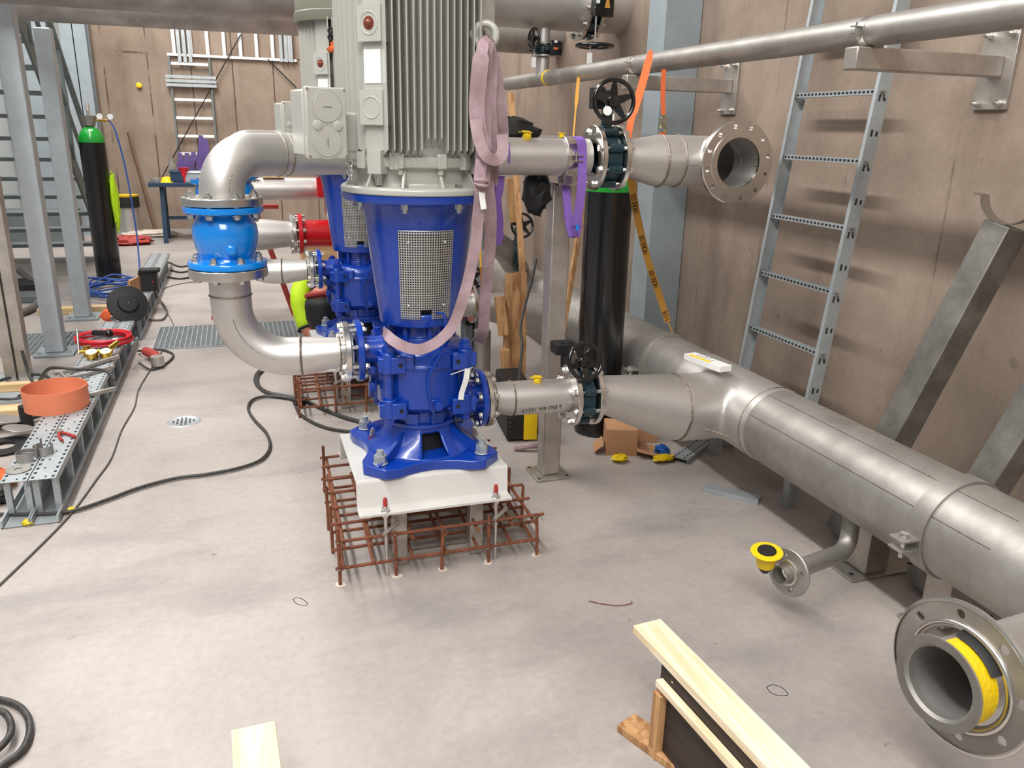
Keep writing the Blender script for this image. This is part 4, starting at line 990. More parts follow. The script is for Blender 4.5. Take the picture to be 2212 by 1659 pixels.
# dark sheet hanging under the upper pipe and bundle on top
def crumple(label, cat, nm, c, s, material, seed, grp=None, n=14):
    mb = MB(); mb.sphere(c, 1, n, s); random.seed(seed)
    for v in mb.v: v += V((random.uniform(-1, 1)*s[0], random.uniform(-1, 1)*s[1], random.uniform(-1, 1)*s[2]))*.22
    return tag(mb.build(nm, material, None, smooth=True, ang=30), label, cat, grp)
crumple('black tool bag hanging under the upper pipe left of the square post', 'bag', 'tool_bag', (1.135, 3.10, 1.262), (.06, .045, .085), 'blkm', 3)
crumple('dark crumpled bundle resting on the upper pipe behind the sling', 'bag', 'tool_bag', (1.03, 3.14, 1.495), (.12, .05, .05), 'blkm', 5)
# cardboard box and litter
t = thing('cardboard_box', 'opened brown cardboard box on the floor right of the gas cylinder', 'box', (1.72, 3.35, 0))
Rb = Matrix.Rotation(-.35, 3, 'Z')
def bx_(c, d, nm='box_wall', R2=Rb): MB().box(c, d, R2).build(nm, 'card', t)
c0 = V((1.70, 3.33, .065))
for dx, dy, sx, sy in ((-.075, 0, .004, .16), (0, -.08, .15, .004), (0, .08, .15, .004)): bx_(c0+Rb @ V((dx, dy, 0)), (sx, sy, .13))
bx_(c0+Rb @ V((0, 0, .065)), (.15, .16, .004)); bx_(c0+Rb @ V((0, 0, -.062)), (.15, .16, .004))
bx_(c0+Rb @ V((.135, -.05, -.04)), (.13, .15, .003), 'flap', Rb @ Matrix.Rotation(.22, 3, 'Y')); bx_(c0+Rb @ V((.13, .10, 0)), (.14, .003, .12), 'flap')
bx_(c0+Rb @ V((-.11, -.03, -.03)), (.06, .12, .003), 'flap', Rb @ Matrix.Rotation(-.75, 3, 'Y'))
MB().box(c0+Rb @ V((.04, .03, .068)), (.035, .02, .001), Rb).build('sticker', 'wht', t)
crumple('crumpled yellow tape scrap in front of the cardboard box', 'tape scrap', 'tape_scrap', (1.63, 3.185, .02), (.04, .03, .016), 'yellow', 8, 'tape scraps by the box')
crumple('long crumpled yellow tape scrap beside the box flap', 'tape scrap', 'tape_scrap', (1.83, 3.13, .022), (.055, .028, .015), 'yellow', 9, 'tape scraps by the box')
crumple('blue plastic wrap between cardboard box and galvanized channel', 'plastic wrap', 'plastic_wrap', (1.86, 3.19, .03), (.04, .04, .028), 'bfilm', 10)
def channel(label, p, q, w, h, grp, holes=True):
    p, q = V(p), V(q); d = (q-p).normalized(); s = V((-d.y, d.x, 0)); o = MB(); L = (q-p).length
    R = Matrix((s, d, V((0, 0, 1)))).transposed(); c = (p+q)/2
    o.box(c+V((0, 0, h)), (w, L, .002), R).box(c+s*(w/2)+V((0, 0, h/2)), (.002, L, h), R).box(c-s*(w/2)+V((0, 0, h/2)), (.002, L, h), R)
    t = o.build('galvanized_channel', 'zinc'); tag(t, label, 'steel channel', grp)
    if holes:
        k = MB(); n = int(L/.035)
        for i in range(n):
            for e in (-.25, .25): k.box(p+d*(L*(i+.5)/n)+s*(w*e)+V((0, 0, h+.0015)), (.005, .018, .001), R)
        pattern(t, k, 'dark')
    return t
channel('slotted galvanized channel lying on the floor beyond the cardboard box', (1.90, 3.10, 0), (2.33, 3.42, 0), .085, .022, 'channels on the right floor')
channel('short plain galvanized channel offcut on the floor at the shadow edge', (1.86, 2.80, 0), (2.02, 2.62, 0), .06, .02, 'channels on the right floor', False)
# box lying on the tee
lb_ = thing('white_electrode_box', 'long white carton with yellow stripe lying on the tee of the main pipe', 'box', (1.9, 2.9, .56))
p, q = at(1489, 768, Z=.575), at(1568, 797, Z=.575)
d = (q-p).normalized(); s = V((d.y, -d.x, 0)); R = Matrix((s, d, s.cross(d))).transposed(); c = (p+q)/2; L = (q-p).length
lb_c = MB().box(c, (.062, L*1.0, .024), R).build('carton', 'wht', lb_, bevel=.004)
MB().box(c+s*.019*(-1 if s.x > 0 else 1)+R @ V((0, -L*.12, .0125)), (.018, L*.58, .001), R).build('yellow_stripe', 'yelp', lb_)
mb = MB()
for k in range(5): mb.box(c+R @ V((.010 if s.x > 0 else -.010, -L*.3+k*L*.1, .0125)), (.022, .004, .0006), R)
pattern(lb_c, mb, 'rubg')
# foreground formwork
F1 = thing('formwork_panel', 'angled formwork at the bottom edge: pale plank on black film-faced ply', 'formwork', (1.0, 1.2, 0))
fa, fb = at(1396, 1360, Z=.27), at(1665, 1640, Z=.27)
d = (fb-fa).normalized(); fb = fa+d*1.0; s = V((-d.y, d.x, 0)); R = Matrix((s, d, V((0, 0, 1)))).transposed()
MB().box((fa+fb)/2+V((0, 0, .012)), (.082, 1.0, .022), R).build('top_plank', M['pine'], F1, bevel=.001)
f0 = fa+d*.12
sd = s if s.x < 0 else -s
MB().box((f0+fb)/2+sd*.02+V((0, 0, -.136)), (.018, .88, .272), R).build('film_ply', 'fork', F1)
MB().box((f0+fb)/2+sd*.04+V((0, 0, -.055)), (.02, .86, .018), R).build('batten', 'pine', F1, bevel=.001)
MB().box(f0+sd*.04+V((0, 0, -.175))+d*.02, (.022, .03, .19), R).build('upright_batten', 'pinez', F1, bevel=.001)
for k in (.05, .35, .6): MB().cyl(f0+d*k+sd*.029+V((0, 0, -.03)), f0+d*k+sd*.0305+V((0, 0, -.03)), .003, n=8).build('nail', 'bolt', F1)
plank('worn brown board lying on the floor under the formwork', at(1352, 1560, Z=.012), at(1440, 1600, Z=.012)+V((.05, -.2, 0)), .07, .022, (0, 0, 1), 'pinez', 'timber_board', None)
plank('pale board standing at the bottom edge, left of centre', at(548, 1575, Z=.2), at(580, 1790, Z=.2)-V((0, .3, 0)), .095, .022, (0, 0, 1), 'pine', 'timber_board', None)

# ================================================================ SLINGS AND STRAPS
def px_path(lst, n=6): return smooth_path([at(x, y, Y=Y) for x, y, Y in lst], n)
LS = thing('lifting_sling', 'dusty lilac lifting sling knotted through the motor eye and draped over the nearest pump', 'sling', (.78, 2.5, 1.2))
fr = 'face'
def rib(lst, w, nm='webbing', par=LS, m_='lilac', side=fr, th=.003): return MB().ribbon(px_path(lst, 5), w, th, side).build(nm, m_, par, ang=60)
rib([(1056, 84, 2.47), (1044, 96, 2.45), (1036, 150, 2.44), (1030, 230, 2.46), (1036, 290, 2.46), (1052, 330, 2.46), (1072, 340, 2.50), (1082, 310, 2.54), (1080, 250, 2.52), (1068, 170, 2.50), (1058, 110, 2.48), (1054, 84, 2.47)], [.026]*5+[.034]*3+[.048]*42+[.034]*6)
rib([(1050, 88, 2.46), (1046, 120, 2.47), (1046, 200, 2.50), (1044, 290, 2.50), (1044, 350, 2.49), (1040, 400, 2.47)], .05)
rib([(1054, 90, 2.47), (1062, 140, 2.49), (1058, 220, 2.50), (1062, 300, 2.51), (1064, 350, 2.52), (1062, 400, 2.53)], .04)
rib([(1028, 258, 2.45), (1034, 300, 2.44), (1050, 336, 2.43), (1074, 345, 2.45), (1086, 325, 2.48), (1084, 290, 2.5)], .036)
rib([(1040, 345, 2.45), (1036, 380, 2.45), (1038, 410, 2.44), (1034, 450, 2.46), (1028, 520, 2.47), (1015, 590, 2.49), (1000, 645, 2.50), (980, 700, 2.52), (955, 730, 2.53), (928, 748, 2.54), (900, 755, 2.54), (872, 748, 2.55), (850, 736, 2.57), (836, 724, 2.62), (828, 716, 2.72)], .036)
rib([(1048, 345, 2.50), (1056, 420, 2.52), (1060, 480, 2.55), (1056, 560, 2.6), (1050, 620, 2.65), (1046, 680, 2.7), (1042, 722, 2.75), (1030, 738, 2.85)], .04)
MB().torus(at(1040, 392, Y=2.44), (.1, .2, 1), .018, .006, 16, 6).torus(at(1041, 398, Y=2.44), (.1, -.2, 1), .019, .006, 16, 6).build('knot', 'lilac', LS)
MB().ribbon(px_path([(1040, 412, 2.44), (1042, 430, 2.44), (1045, 452, 2.44)], 4), .018, .001, fr).build('woven_label', 'wht', LS)
VS = thing('violet_sling', 'violet lifting sling looped over the upper pipe beside the black-wheeled valve', 'sling', (1.25, 2.95, 1.3), 'violet slings')
MB().torus((1.268, 3.02, 1.402), (1, 0, 0), .074, .003, 24, 4, PI*.0, PI*1.1).build('wrap', 'violet', VS)
rib([(1245, 296, 2.97), (1254, 302, 2.94), (1258, 330, 2.94), (1257, 390, 2.93), (1252, 440, 2.93), (1244, 488, 2.94)], .036, 'front_strand', VS, 'violet', (1, 0, 0), .005)
rib([(1222, 400, 3.05), (1226, 450, 3.02), (1232, 495, 2.98), (1241, 512, 2.96), (1247, 496, 2.95), (1248, 470, 2.95)], .034, 'back_strand', VS, 'violet', (1, 0, 0), .005)
MB().box(at(1247, 492, Y=2.92), (.012, .004, .022)).build('blue_tag', 'cyan', VS)
V2 = thing('violet_sling', 'violet sling hanging behind the lilac sling, below the upper pipe', 'sling', (1.0, 3.0, 1.1), 'violet slings')
rib([(1082, 380, 3.05), (1076, 430, 3.05), (1068, 470, 3.05), (1072, 505, 3.05), (1066, 525, 3.05)], [.03]*5+[.02]*5+[.05]*5+[.06]*6, 'strand', V2, 'violet', (1, 0, 0), .008)
rib([(1066, 380, 3.06), (1074, 440, 3.06), (1078, 490, 3.06), (1068, 515, 3.06)], .034, 'strand', V2, 'violet', (1, 0, 0), .008)
MB().torus((.975, 3.04, 1.402), (1, 0, 0), .076, .003, 24, 4, 0, PI*1.1).build('wrap', 'violet', V2)
OS = thing('orange_strap', 'orange ratchet strap slung from the slim pipe down beside the upper valve', 'strap', (1.6, 3.2, 1.6), 'orange straps')
MB().ribbon(px_path([(1406, 108, 3.6), (1400, 135, 3.5), (1382, 200, 3.3), (1366, 250, 3.12), (1356, 297, 3.02)], 5), [.01, .02, .024, .028, .03]+[.034]*10+[.026]*6, .002, (1, -.2, 0)).build('webbing', 'orgs', OS)
O2 = thing('orange_strap', 'short orange strap with a wire hook hanging behind the upper reducer', 'strap', (1.8, 3.3, 1.6), 'orange straps')
MB().ribbon(px_path([(1434, 150, 3.4), (1432, 200, 3.4), (1433, 248, 3.4)], 5), .02, .002, (1, -.2, 0)).build('webbing', 'orgs', O2)
hk = at(1433, 270, Y=3.4)
MB().torus(hk+V((0, 0, .022)), (0, 1, 0), .014, .0028, 20, 6).torus(hk-V((0, 0, .018)), (0, 1, 0), .015, .0028, 20, 6, .3, 5.6).build('hook', 'brass', O2)
MB().ribbon([hk-V((0, 0, .03)), hk-V((0, 0, .05))], .03, .002, (1, 0, 0)).build('lower_webbing', 'orgs', O2)
A1 = thing('yellow_strap', 'yellow webbing strap printed IRONSIDE, slanting down behind the right gas cylinder', 'strap', (1.9, 3.5, .9), 'yellow straps')
pp = [at(x, y, Y=Y) for x, y, Y in ((1350, 290, 3.14), (1364, 390, 3.2), (1376, 465, 3.3), (1399, 560, 3.4), (1425, 640, 3.48), (1443, 695, 3.5))]
sp = smooth_path(pp, 6); wd = V((1, -.35, .3))
MB().ribbon(sp, .032, .0016, wd).build('webbing', 'amber', A1)
MB().ribbon(smooth_path([pp[-1], at(1450, 712, Y=3.5), at(1458, 730, Y=3.5)], 4), .007, .003, wd).build('frayed_end', 'amber', A1)
cum = [0]
for k in range(1, len(sp)): cum.append(cum[-1]+(sp[k]-sp[k-1]).length)
def at_len(L):
    for k in range(1, len(sp)):
        if cum[k] >= L: break
    return lerp(sp[k-1], sp[k], (L-cum[k-1])/(cum[k]-cum[k-1])), (sp[k-1]-sp[k]).normalized()
for (x, y, Y, word) in ((1371, 436, 3.27, 'IRONSIDE'), (1390, 525, 3.36, 'IRONSIDE'), (1410, 603, 3.43, 'IRONSIDE'), (1438, 684, 3.49, 'SIDE')):
    c = at(x, y, Y=Y); j = min(range(len(sp)), key=lambda k: (sp[k]-c).length)
    for n_, ch in enumerate(word):
        L = cum[j]-(n_-(len(word)-1)/2)*.0155
        if not .01 < L < cum[-1]-.003: continue
        q, tdir = at_len(L); sd = (wd-tdir*wd.dot(tdir)).normalized(); nn = tdir.cross(sd)
        if nn.dot(q-CAM) > 0: nn = -nn
        yd = -sd if tdir.cross(-sd).dot(nn) > 0 else sd
        text('printed_letter', ch, .033, q+nn*.0025, tdir, yd, A1, sx=.68)
A2 = thing('yellow_strap', 'thin yellow strap hanging from the slim pipe behind the upper clamp', 'strap', (1.4, 3.8, 1.7), 'yellow straps')
MB().ribbon(px_path([(1254, 142, 4.9), (1250, 165, 4.6), (1245, 220, 4.2), (1238, 300, 3.8)], 5), [.008]*5+[.018]*6+[.008]*5, .002, (1, -.2, 0)).build('webbing', 'amber', A2)
tag(MB().ribbon(px_path([(1034, 375, 4.82), (1036, 500, 4.4), (1038, 560, 4.0), (1040, 620, 4.0)], 4), .012, .002, (1, 0, 0)).build('brown_strap', 'amber'), 'narrow brown strap hanging behind the lilac sling', 'strap')
# pliers on the pump foot
def pliers(label, c, ang, up=None, s=1):
    t = thing('pliers', label, 'pliers', c, 'red-handled pliers'); R = (up or Matrix.Identity(3)) @ Matrix.Rotation(ang, 3, 'Z')
    def P(x, y, z=0): return V(c)+R @ (V((x, y, z))*s)
    MB().tube([P(-.006, .0, .006), P(.004, .03, .006), P(.001, .052, .006)], [.010*s, .010*s, .004*s], 8).tube([P(.006, 0, .008), P(-.004, .03, .008), P(-.001, .052, .008)], [.010*s, .010*s, .004*s], 8).cyl(P(0, .006, 0), P(0, .006, .016), .009*s, n=14).build('jaws', 'boxst', t)
    for k in (-1, 1): MB().tube(smooth_path([P(k*.004, 0, .007), P(k*.016, -.03, .007), P(k*.024, -.065, .007), P(k*.027, -.1, .007)], 4), .0065*s, 8).build('handle', 'redcapm', t)
    return t
pliers('red-handled pliers standing on the blue foot beside the left rear anchor bolt', (.405, 2.80, .40), PI, Matrix.Rotation(-1.15, 3, 'X'), .75)

# ================================================================ THIRD ROW: RED PUMP, RED FLANGE
RP = thing('red_pump', 'red pump with flanged side elbow, behind the second blue pump', 'pump', (.9, 6.2, 0))
zf = at(648, 505, Y=6.2).z; xf = at(648, 505, Y=6.2).x
MB().tube(bends([(xf, 6.2, zf), (xf+.42, 6.2, zf), (xf+.42, 6.2, .28)], .18, 12), [.10]*1+[.10]*13+[.12], 36).build('elbow_body', 'red', RP)
MB().disc((xf, 6.2, zf), (1, 0, 0), .15, .09, .03, 48).build('flange', 'red', RP)
bolts(RP, (xf-.02, 6.2, zf), (1, 0, 0), .13, 10, .07, .009)
xm = xf+.22
MB().bb(xm-.09, xm+.1, 6.1, 6.3, zf+.27, zf+.52).bb(xm-.02, xm+.3, 6.08, 6.34, zf+.13, zf+.5).cyl((xm+.15, 6.2, zf), (xm+.15, 6.2, zf+.2), .09, n=28).build('bearing_bracket', 'red', RP, bevel=.01)
for z in (.33, .43): MB().cyl((xm-.03, 6.1, zf+z), (xm-.03, 6.07, zf+z), .025, n=18).build('round_boss', 'red', RP)
for k in range(4): MB().box((xm+.16+k*.04, 6.08, zf+.3), (.012, .03, .36)).build('cooling_rib', 'red', RP)
MB().bb(xm-.02, xm+.5, 6.05, 6.35, 0, .3).build('pedestal', 'red', RP, bevel=.01)
t = thing('third_row_pipe', 'stainless reducer and elbow feeding the red pump flange', 'pipe', (.2, 6.2, zf))
MB().disc((xf-.045, 6.2, zf), (1, 0, 0), .145, .09, .025, 48).build('flange', 'bright', t)
MB().tube(bends([(xf-.05, 6.2, zf), (xf-.28, 6.2, zf-.0), (xf-.62, 6.2, zf+.0), (xf-.62, 6.2, 1.0)], [.0, .2], 8), [.09, .115]+[.115]*11, 36).build('pipe_run', 'steel', t)
zz = at(630, 411, Y=6.3).z
t = thing('third_row_pipe', 'horizontal stainless pipe just below the nearest arch, ending at the red bracket', 'pipe', (.2, 6.3, zz))
MB().cyl((-.15, 6.45, zz), (.62, 6.45, zz), .083, n=36).build('pipe_run', 'steel', t); seam(t, (.05, 6.45, zz), (1, 0, 0), .083, .01)
tag(MB().lathe([(.08, 0), (.12, .0), (.12, .03), (.085, .04), (.1, .14), (.085, .24), (.12, .25), (.12, .28), (.08, .28)], (-.2, 6.3, zz-.2), n=40).build('check_valve', 'cyan'), 'bright blue check valve of the third row, glimpsed behind the nearest valve', 'valve', 'bright blue check valves in the risers')
tag(MB().bb(.18, .33, 6.4, 6.55, zz+.083, zz+.10).build('wood_shim', 'pinex'), 'small wooden shim lying on the horizontal third-row pipe', 'timber')
tag(MB().tube([(-.08, 6.4, zz+.10), (.15, 6.4, zz+.10)], .02, 12).build('black_tool', 'blkm'), 'black tool lying on the horizontal third-row pipe', 'tool')
t = thing('red_stand', 'red steel trestle with splayed legs under the third-row pipe', 'stand', (.0, 6.6, 0))
for dx in (-.35, .35):
    for dy in (-.2, .2): MB().beam((.05+dx*.9, 6.9+dy, 0), (.05+dx*.2, 6.9+dy*.2, .85), .03, .03).build('leg', 'redcap', t)
MB().bb(-.2, .3, 6.85, 6.95, .85, .88).build('top_bar', 'redcap', t)
for (x, y, sx, sy, z0, z1, m_, lab, nm) in ((.62, 6.9, .3, .3, .3, .55, 'pinex', 'pale wooden crate behind the red flange', 'wooden_crate'),):
    tag(MB().bb(x-sx/2, x+sx/2, y-sy/2+.3, y+sy/2+.3, 0 if z0 < .1 else .0, z1).build(nm, m_, None, bevel=.004), lab, 'timber')

# ================================================================ PERSON
def person():
    t = thing('person', 'person kneeling and bent forward in dark and neon-yellow workwear, red headband and dark welding mask', 'person', (.45, 5.15, 0))
    me = bpy.data.meshes.new('body')
    J = [(.62, 5.35, .30), (.60, 5.30, .45), (.52, 5.22, .60), (.47, 5.12, .58), (.45, 5.03, .54),  # pelvis spine neck head
         (.36, 5.22, .61), (.30, 5.12, .45), (.36, 5.0, .28), (.38, 4.96, .24),   # left arm
         (.62, 5.1, .60), (.64, 4.98, .42), (.56, 4.92, .28), (.54, 4.9, .24),    # right arm
         (.54, 5.28, .28), (.50, 5.0, .10), (.54, 5.38, .07), (.70, 5.32, .28), (.70, 5.05, .10), (.72, 5.42, .07)]
    Ed = [(0, 1), (1, 2), (2, 3), (3, 4), (2, 5), (5, 6), (6, 7), (7, 8), (2, 9), (9, 10), (10, 11), (11, 12), (0, 13), (13, 14), (14, 15), (0, 16), (16, 17), (17, 18)]
    Rd = [.13, .13, .13, .06, .05, .06, .05, .038, .03, .06, .05, .038, .03, .09, .065, .05, .09, .065, .05]
    me.from_pydata([tuple(V(j)-V((.45, 5.15, 0))) for j in J], Ed, [])
    o = bpy.data.objects.new('body', me); C.objects.link(o); o.parent = t
    sk = o.modifiers.new('s', 'SKIN'); sk.use_smooth_shade = True; o.modifiers.new('d', 'SUBSURF').levels = 2; o.modifiers['d'].render_levels = 2
    for i, r in enumerate(Rd): me.skin_vertices[0].data[i].radius = (r, r)
    me.skin_vertices[0].data[0].use_root = True
    me.materials.append(M['cloth'])
    hc = V((0.440, 4.93, 0.468))
    ctx = None
    hd = MB().sphere(hc, .088, 24, (1, 1.1, 1.2)).sphere(hc+V((-.088, .01, .0)), .02, 10, (.5, 1, 1.3)).sphere(hc+V((.0, -.1, -.03)), .016, 10).build('head', 'skin', t)
    MB().torus(hc+V((0, .0, .045)), (0, .35, 1), .093, .016, 32, 8).build('headband', 'redcap', t)
    mk = MB().lathe([(.105, .045), (.112, .0), (.108, -.07), (.085, -.13), (.04, -.165), (0, -.17)], hc+V((.0, -.02, -.02)), (0, .25, 1), 32).build('welding_mask', 'blkm', t, solid=.003)
    sl = MB().tube(smooth_path([(.375, 5.215, .60), (.325, 5.14, .50), (.318, 5.08, .40), (.342, 5.02, .30)], 5), [.058]*5+[.06]*5+[.054]*5+[.045], 20).build('sleeve', 'hiv', t)
    MB().torus((.338, 5.012, .292), (.3, -.6, -1), .05, .008, 20, 6).build('cuff', 'cloth', t)
    MB().tube([(.34, 5.0, .29), (.375, 4.96, .245)], [.04, .03], 14).build('forearm', 'skin', t)
    for (px, py, pz, s) in ((.385, 4.945, .225, 1), (.545, 4.89, .225, -1)):
        h = MB().sphere((px, py, pz), .034, 14, (1.1, 1.2, .6))
        for k in range(4):
            b = V((px+(k-1.5)*.017, py-.03, pz)); L = (.045, .052, .048, .038)[k]
            h.tube([b, b+V((0, -L*.6, -.008)), b+V((0, -L, -.025)), b+V((0, -L*.9, -.045))], [.0095, .009, .0085, .007], 8)
        h.tube([V((px+s*.03, py, pz)), V((px+s*.048, py-.02, pz-.012)), V((px+s*.045, py-.042, pz-.025))], [.011, .0095, .008], 8)
        h.build('glove', 'pinez' if s > 0 else 'skin', t)
    return t
person()

# ================================================================ LEFT SIDE
for y, lb in ((5.9, 'nearest'), (6.98, 'farther')):
    t = thing('steel_post', f'galvanized square post at the left, {lb} of the pair under the overhead pipes', 'post', (-1.24, y, 0), 'galvanized posts under the overhead pipes')
    MB().bb(-1.297, -1.183, y-.06, y+.06, .018, 2.12 if y > 6 else 2.9).build('shaft', 'zinc_post', t, bevel=.008)
    MB().bb(-1.36, -1.12, y-.12, y+.12, 0, .018).build('base_plate', 'zinc_b', t, bevel=.003)
    for dx in (-.09, .09): MB().hexn((-1.24+dx, y-.09, .018), (-1.24+dx, y-.09, .034), .014).build('anchor_bolt', 'bolt', t, ang=25)
t = thing('double_channel_post', 'brownish double steel post at the far left edge, in front of the galvanized pair', 'post', (-1.32, 5.3, 0))
MB().bb(-1.395, -1.335, 5.24, 5.33, .012, 3).build('channel', 'boxst', t, bevel=.003); MB().bb(-1.325, -1.265, 5.24, 5.33, .012, 3).build('channel', 'boxst', t, bevel=.003)
MB().bb(-1.46, -1.2, 5.18, 5.39, 0, .012).build('foot_plate', 'zinc', t)
# steel stair
ST = thing('steel_stair', 'galvanized open-tread stair behind the left posts, rising toward the camera', 'stair', (-2, 9, 0))
p0, p1 = V((-1.5, 10.3, .05)), V((-1.5, 7.0, 2.75))
for dx in (0, -1.1): MB().beam(p0+V((dx, 0, 0)), p1+V((dx, 0, 0)), .02, .2).build('stringer', 'zinc_g', ST)
n = 14
for i in range(n):
    q = lerp(p0, p1, (i+.6)/n); MB().bb(-2.59, -1.51, q.y-.11, q.y+.11, q.z-.015, q.z+.02).build('tread', 'zinc_g', ST)
for dx in (0, -1.1):
    MB().beam(p0+V((dx+.01, 0, 1.0)), p1+V((dx+.01, 0, 1.0)), .045, .045).build('handrail', 'zinc_g', ST)
    MB().beam(p0+V((dx+.01, 0, .5)), p1+V((dx+.01, 0, .5)), .03, .03).build('mid_rail', 'zinc_g', ST)
    for f in (.05, .4, .75): MB().beam(lerp(p0, p1, f)+V((dx+.01, 0, 0)), lerp(p0, p1, f)+V((dx+.01, 0, 1.0)), .035, .035).build('baluster', 'zinc_g', ST)
struct(MB().bb(-2.75, -2.2, 12.6, 12.9, 0, 7.4).build('trim_1', 'zinc_b'))
steel_h('steel_column', 'grey steel column at the back wall, left of the cable ladder and table', -1.86, 12.5, 7.4, .30, .3)
MB_ = MB().box((-2.12, 12.58, 2.0), (.16, .08, .26)).build('conduit_box', 'zinc', None, bevel=.006); tag(MB_, 'small grey conduit box on the grey back wall beside the column', 'box')
# floor gratings
def grating(label, x0, x1, y0, y1):
    t = thing('floor_grating', label, 'grating', ((x0+x1)/2, (y0+y1)/2, 0), 'floor gratings')
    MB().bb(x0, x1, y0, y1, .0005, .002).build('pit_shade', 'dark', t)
    mb = MB(); n = int((x1-x0)/.034)
    for i in range(n+1): x = x0+(x1-x0)*i/n; mb.bb(x-.0025, x+.0025, y0, y1, .001, .012)
    k = int((y1-y0)/.034)
    for i in range(k+1): y = y0+(y1-y0)*i/k; mb.bb(x0, x1, y-.0025, y+.0025, .001, .0115)
    mb.build('bars', 'zinc', t, smooth=False)
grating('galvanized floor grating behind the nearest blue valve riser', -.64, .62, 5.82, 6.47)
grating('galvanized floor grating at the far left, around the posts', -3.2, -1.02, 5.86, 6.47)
t = thing('floor_drain', 'small round steel floor drain left of the nearest pump', 'drain', (-.363, 4.288, 0))
dp = MB().lathe([(0, .001), (.072, .001), (.078, .004), (.085, .0)], (-.363, 4.288, 0), n=40).build('plate', 'zinc', t)
mb = MB()
for k in range(6):
    for j in range(6):
        x, y = (k-2.5)*.02, (j-2.5)*.02
        if math.hypot(x, y) < .058: mb.box((-.363+x, 4.288+y, .0045), (.011, .006, .001))
pattern(dp, mb, 'dark')
# stacked perforated trays
def tray(label, x0, x1, y0, y1, base_dx=.015, skew=0):
    t = thing('cable_tray_stack', label, 'cable tray', ((x0+x1)/2, (y0+y1)/2, 0), 'perforated trays along the left floor')
    def sx(y): return skew*(y-y0)
    zt = .165; w = x1-x0
    Rk = Matrix.Rotation(-math.atan(skew), 3, 'Z'); L = y1-y0; cy = (y0+y1)/2; cx = (x0+x1)/2+sx(cy)
    tp = MB().box((cx, cy, zt), (w, L, .002), Rk).box((cx+w/2, cy, zt-.014), (.002, L, .028), Rk).box((cx-w/2, cy, zt-.014), (.002, L, .028), Rk).build('top_plate', 'zinc', t)
    sl = MB(); n = int(L/.045)
    for i in range(n):
        y = y0+L*(i+.5)/n
        for fx in (-.38, .38): sl.box((cx+sx(y)-sx(cy)+fx*w, y, zt+.0013), (.010, .018, .0008), Rk)
        if i % 2 == 0: sl.box((cx+sx(y)-sx(cy)+random.choice((-.1, .0, .1))*w, y, zt+.0013), (.006, .014, .0008), Rk)
    pattern(tp, sl, 'dark')
    k = int(L/.27)
    for i in range(k):
        y = y0+.04+i*.27
        for s in (-1, 1):
            x = cx+sx(y)-sx(cy)+s*(w/2-.012)
            MB().box((x, y, .083), (.022, .0025, .16)).box((x+.01, y+.009, .083), (.0025, .02, .16)).build('leg', 'zinc', t)
    bp = MB().box((cx, cy, .004), (w+.01, L+.12, .002), Rk).box((cx+w/2, cy, .018), (.008, L+.12, .03), Rk).box((cx-w/2, cy, .018), (.008, L+.12, .03), Rk).build('bottom_tray', 'zinc', t)
tray('left lane of the near perforated tray stack on the left floor', -.955, -.862, 3.28, 6.05)
tray('right lane of the near perforated tray stack on the left floor', -.856, -.763, 3.28, 6.05)
tray('left lane of the far perforated tray stack, beyond the black disc', -.93, -.84, 6.2, 9.3)
tray('right lane of the far perforated tray stack, beyond the black disc', -.834, -.745, 6.2, 9.3)
ZT = .167
# orange ring band
o = MB()
P = [(-.915+.137*math.cos(a), 4.19+.137*math.sin(a), 0) for a in [i*2*PI/60 for i in range(61)]]
o.lathe([(.14, 0), (.143, .105), (.14, .105), (.137, 0), (.14, 0)], (-.915, 4.19, ZT), n=64)
e = MB().add([(-.785, 4.14, ZT), (-.772, 4.2, ZT), (-.783, 4.25, ZT), (-.785, 4.14, ZT+.105), (-.772, 4.2, ZT+.105), (-.783, 4.25, ZT+.105)], [(0, 1, 4, 3), (1, 2, 5, 4)])
OR_ = thing('orange_band', 'orange plastic band rolled into a ring, standing on the near trays', 'band', (-.915, 4.19, ZT))
o.build('ring', 'orange', OR_); e.build('loose_end', 'orange', OR_, solid=.002)
# red cable coil
random.seed(11); RC = thing('red_cable_coil', 'coil of bright red cable lying on the trays behind the orange band', 'cable', (-.87, 5.45, ZT), 'cable coils')
for k in range(6):
    mb = MB(); c = (-.865+random.uniform(-.012, .012), 5.45+random.uniform(-.03, .03), ZT+.012+k*.007)
    mb.torus(c, (random.uniform(-.05, .05), random.uniform(-.05, .05), 1), .15+.012*random.uniform(-1, 1), .0075, 48, 8); mb.build('loop', 'redc', RC)
MB().torus((-.865, 5.45, ZT+.035), (0, 0, 1), .15, .018, 10, 8, -1.15, -.95).build('white_tie', 'wht', RC)
MB().cyl((-.93, 5.5, ZT+.05), (-.84, 5.42, ZT+.06), .022, n=18).sphere((-.835, 5.415, ZT+.062), .028, 14).build('plug', 'blk', RC)
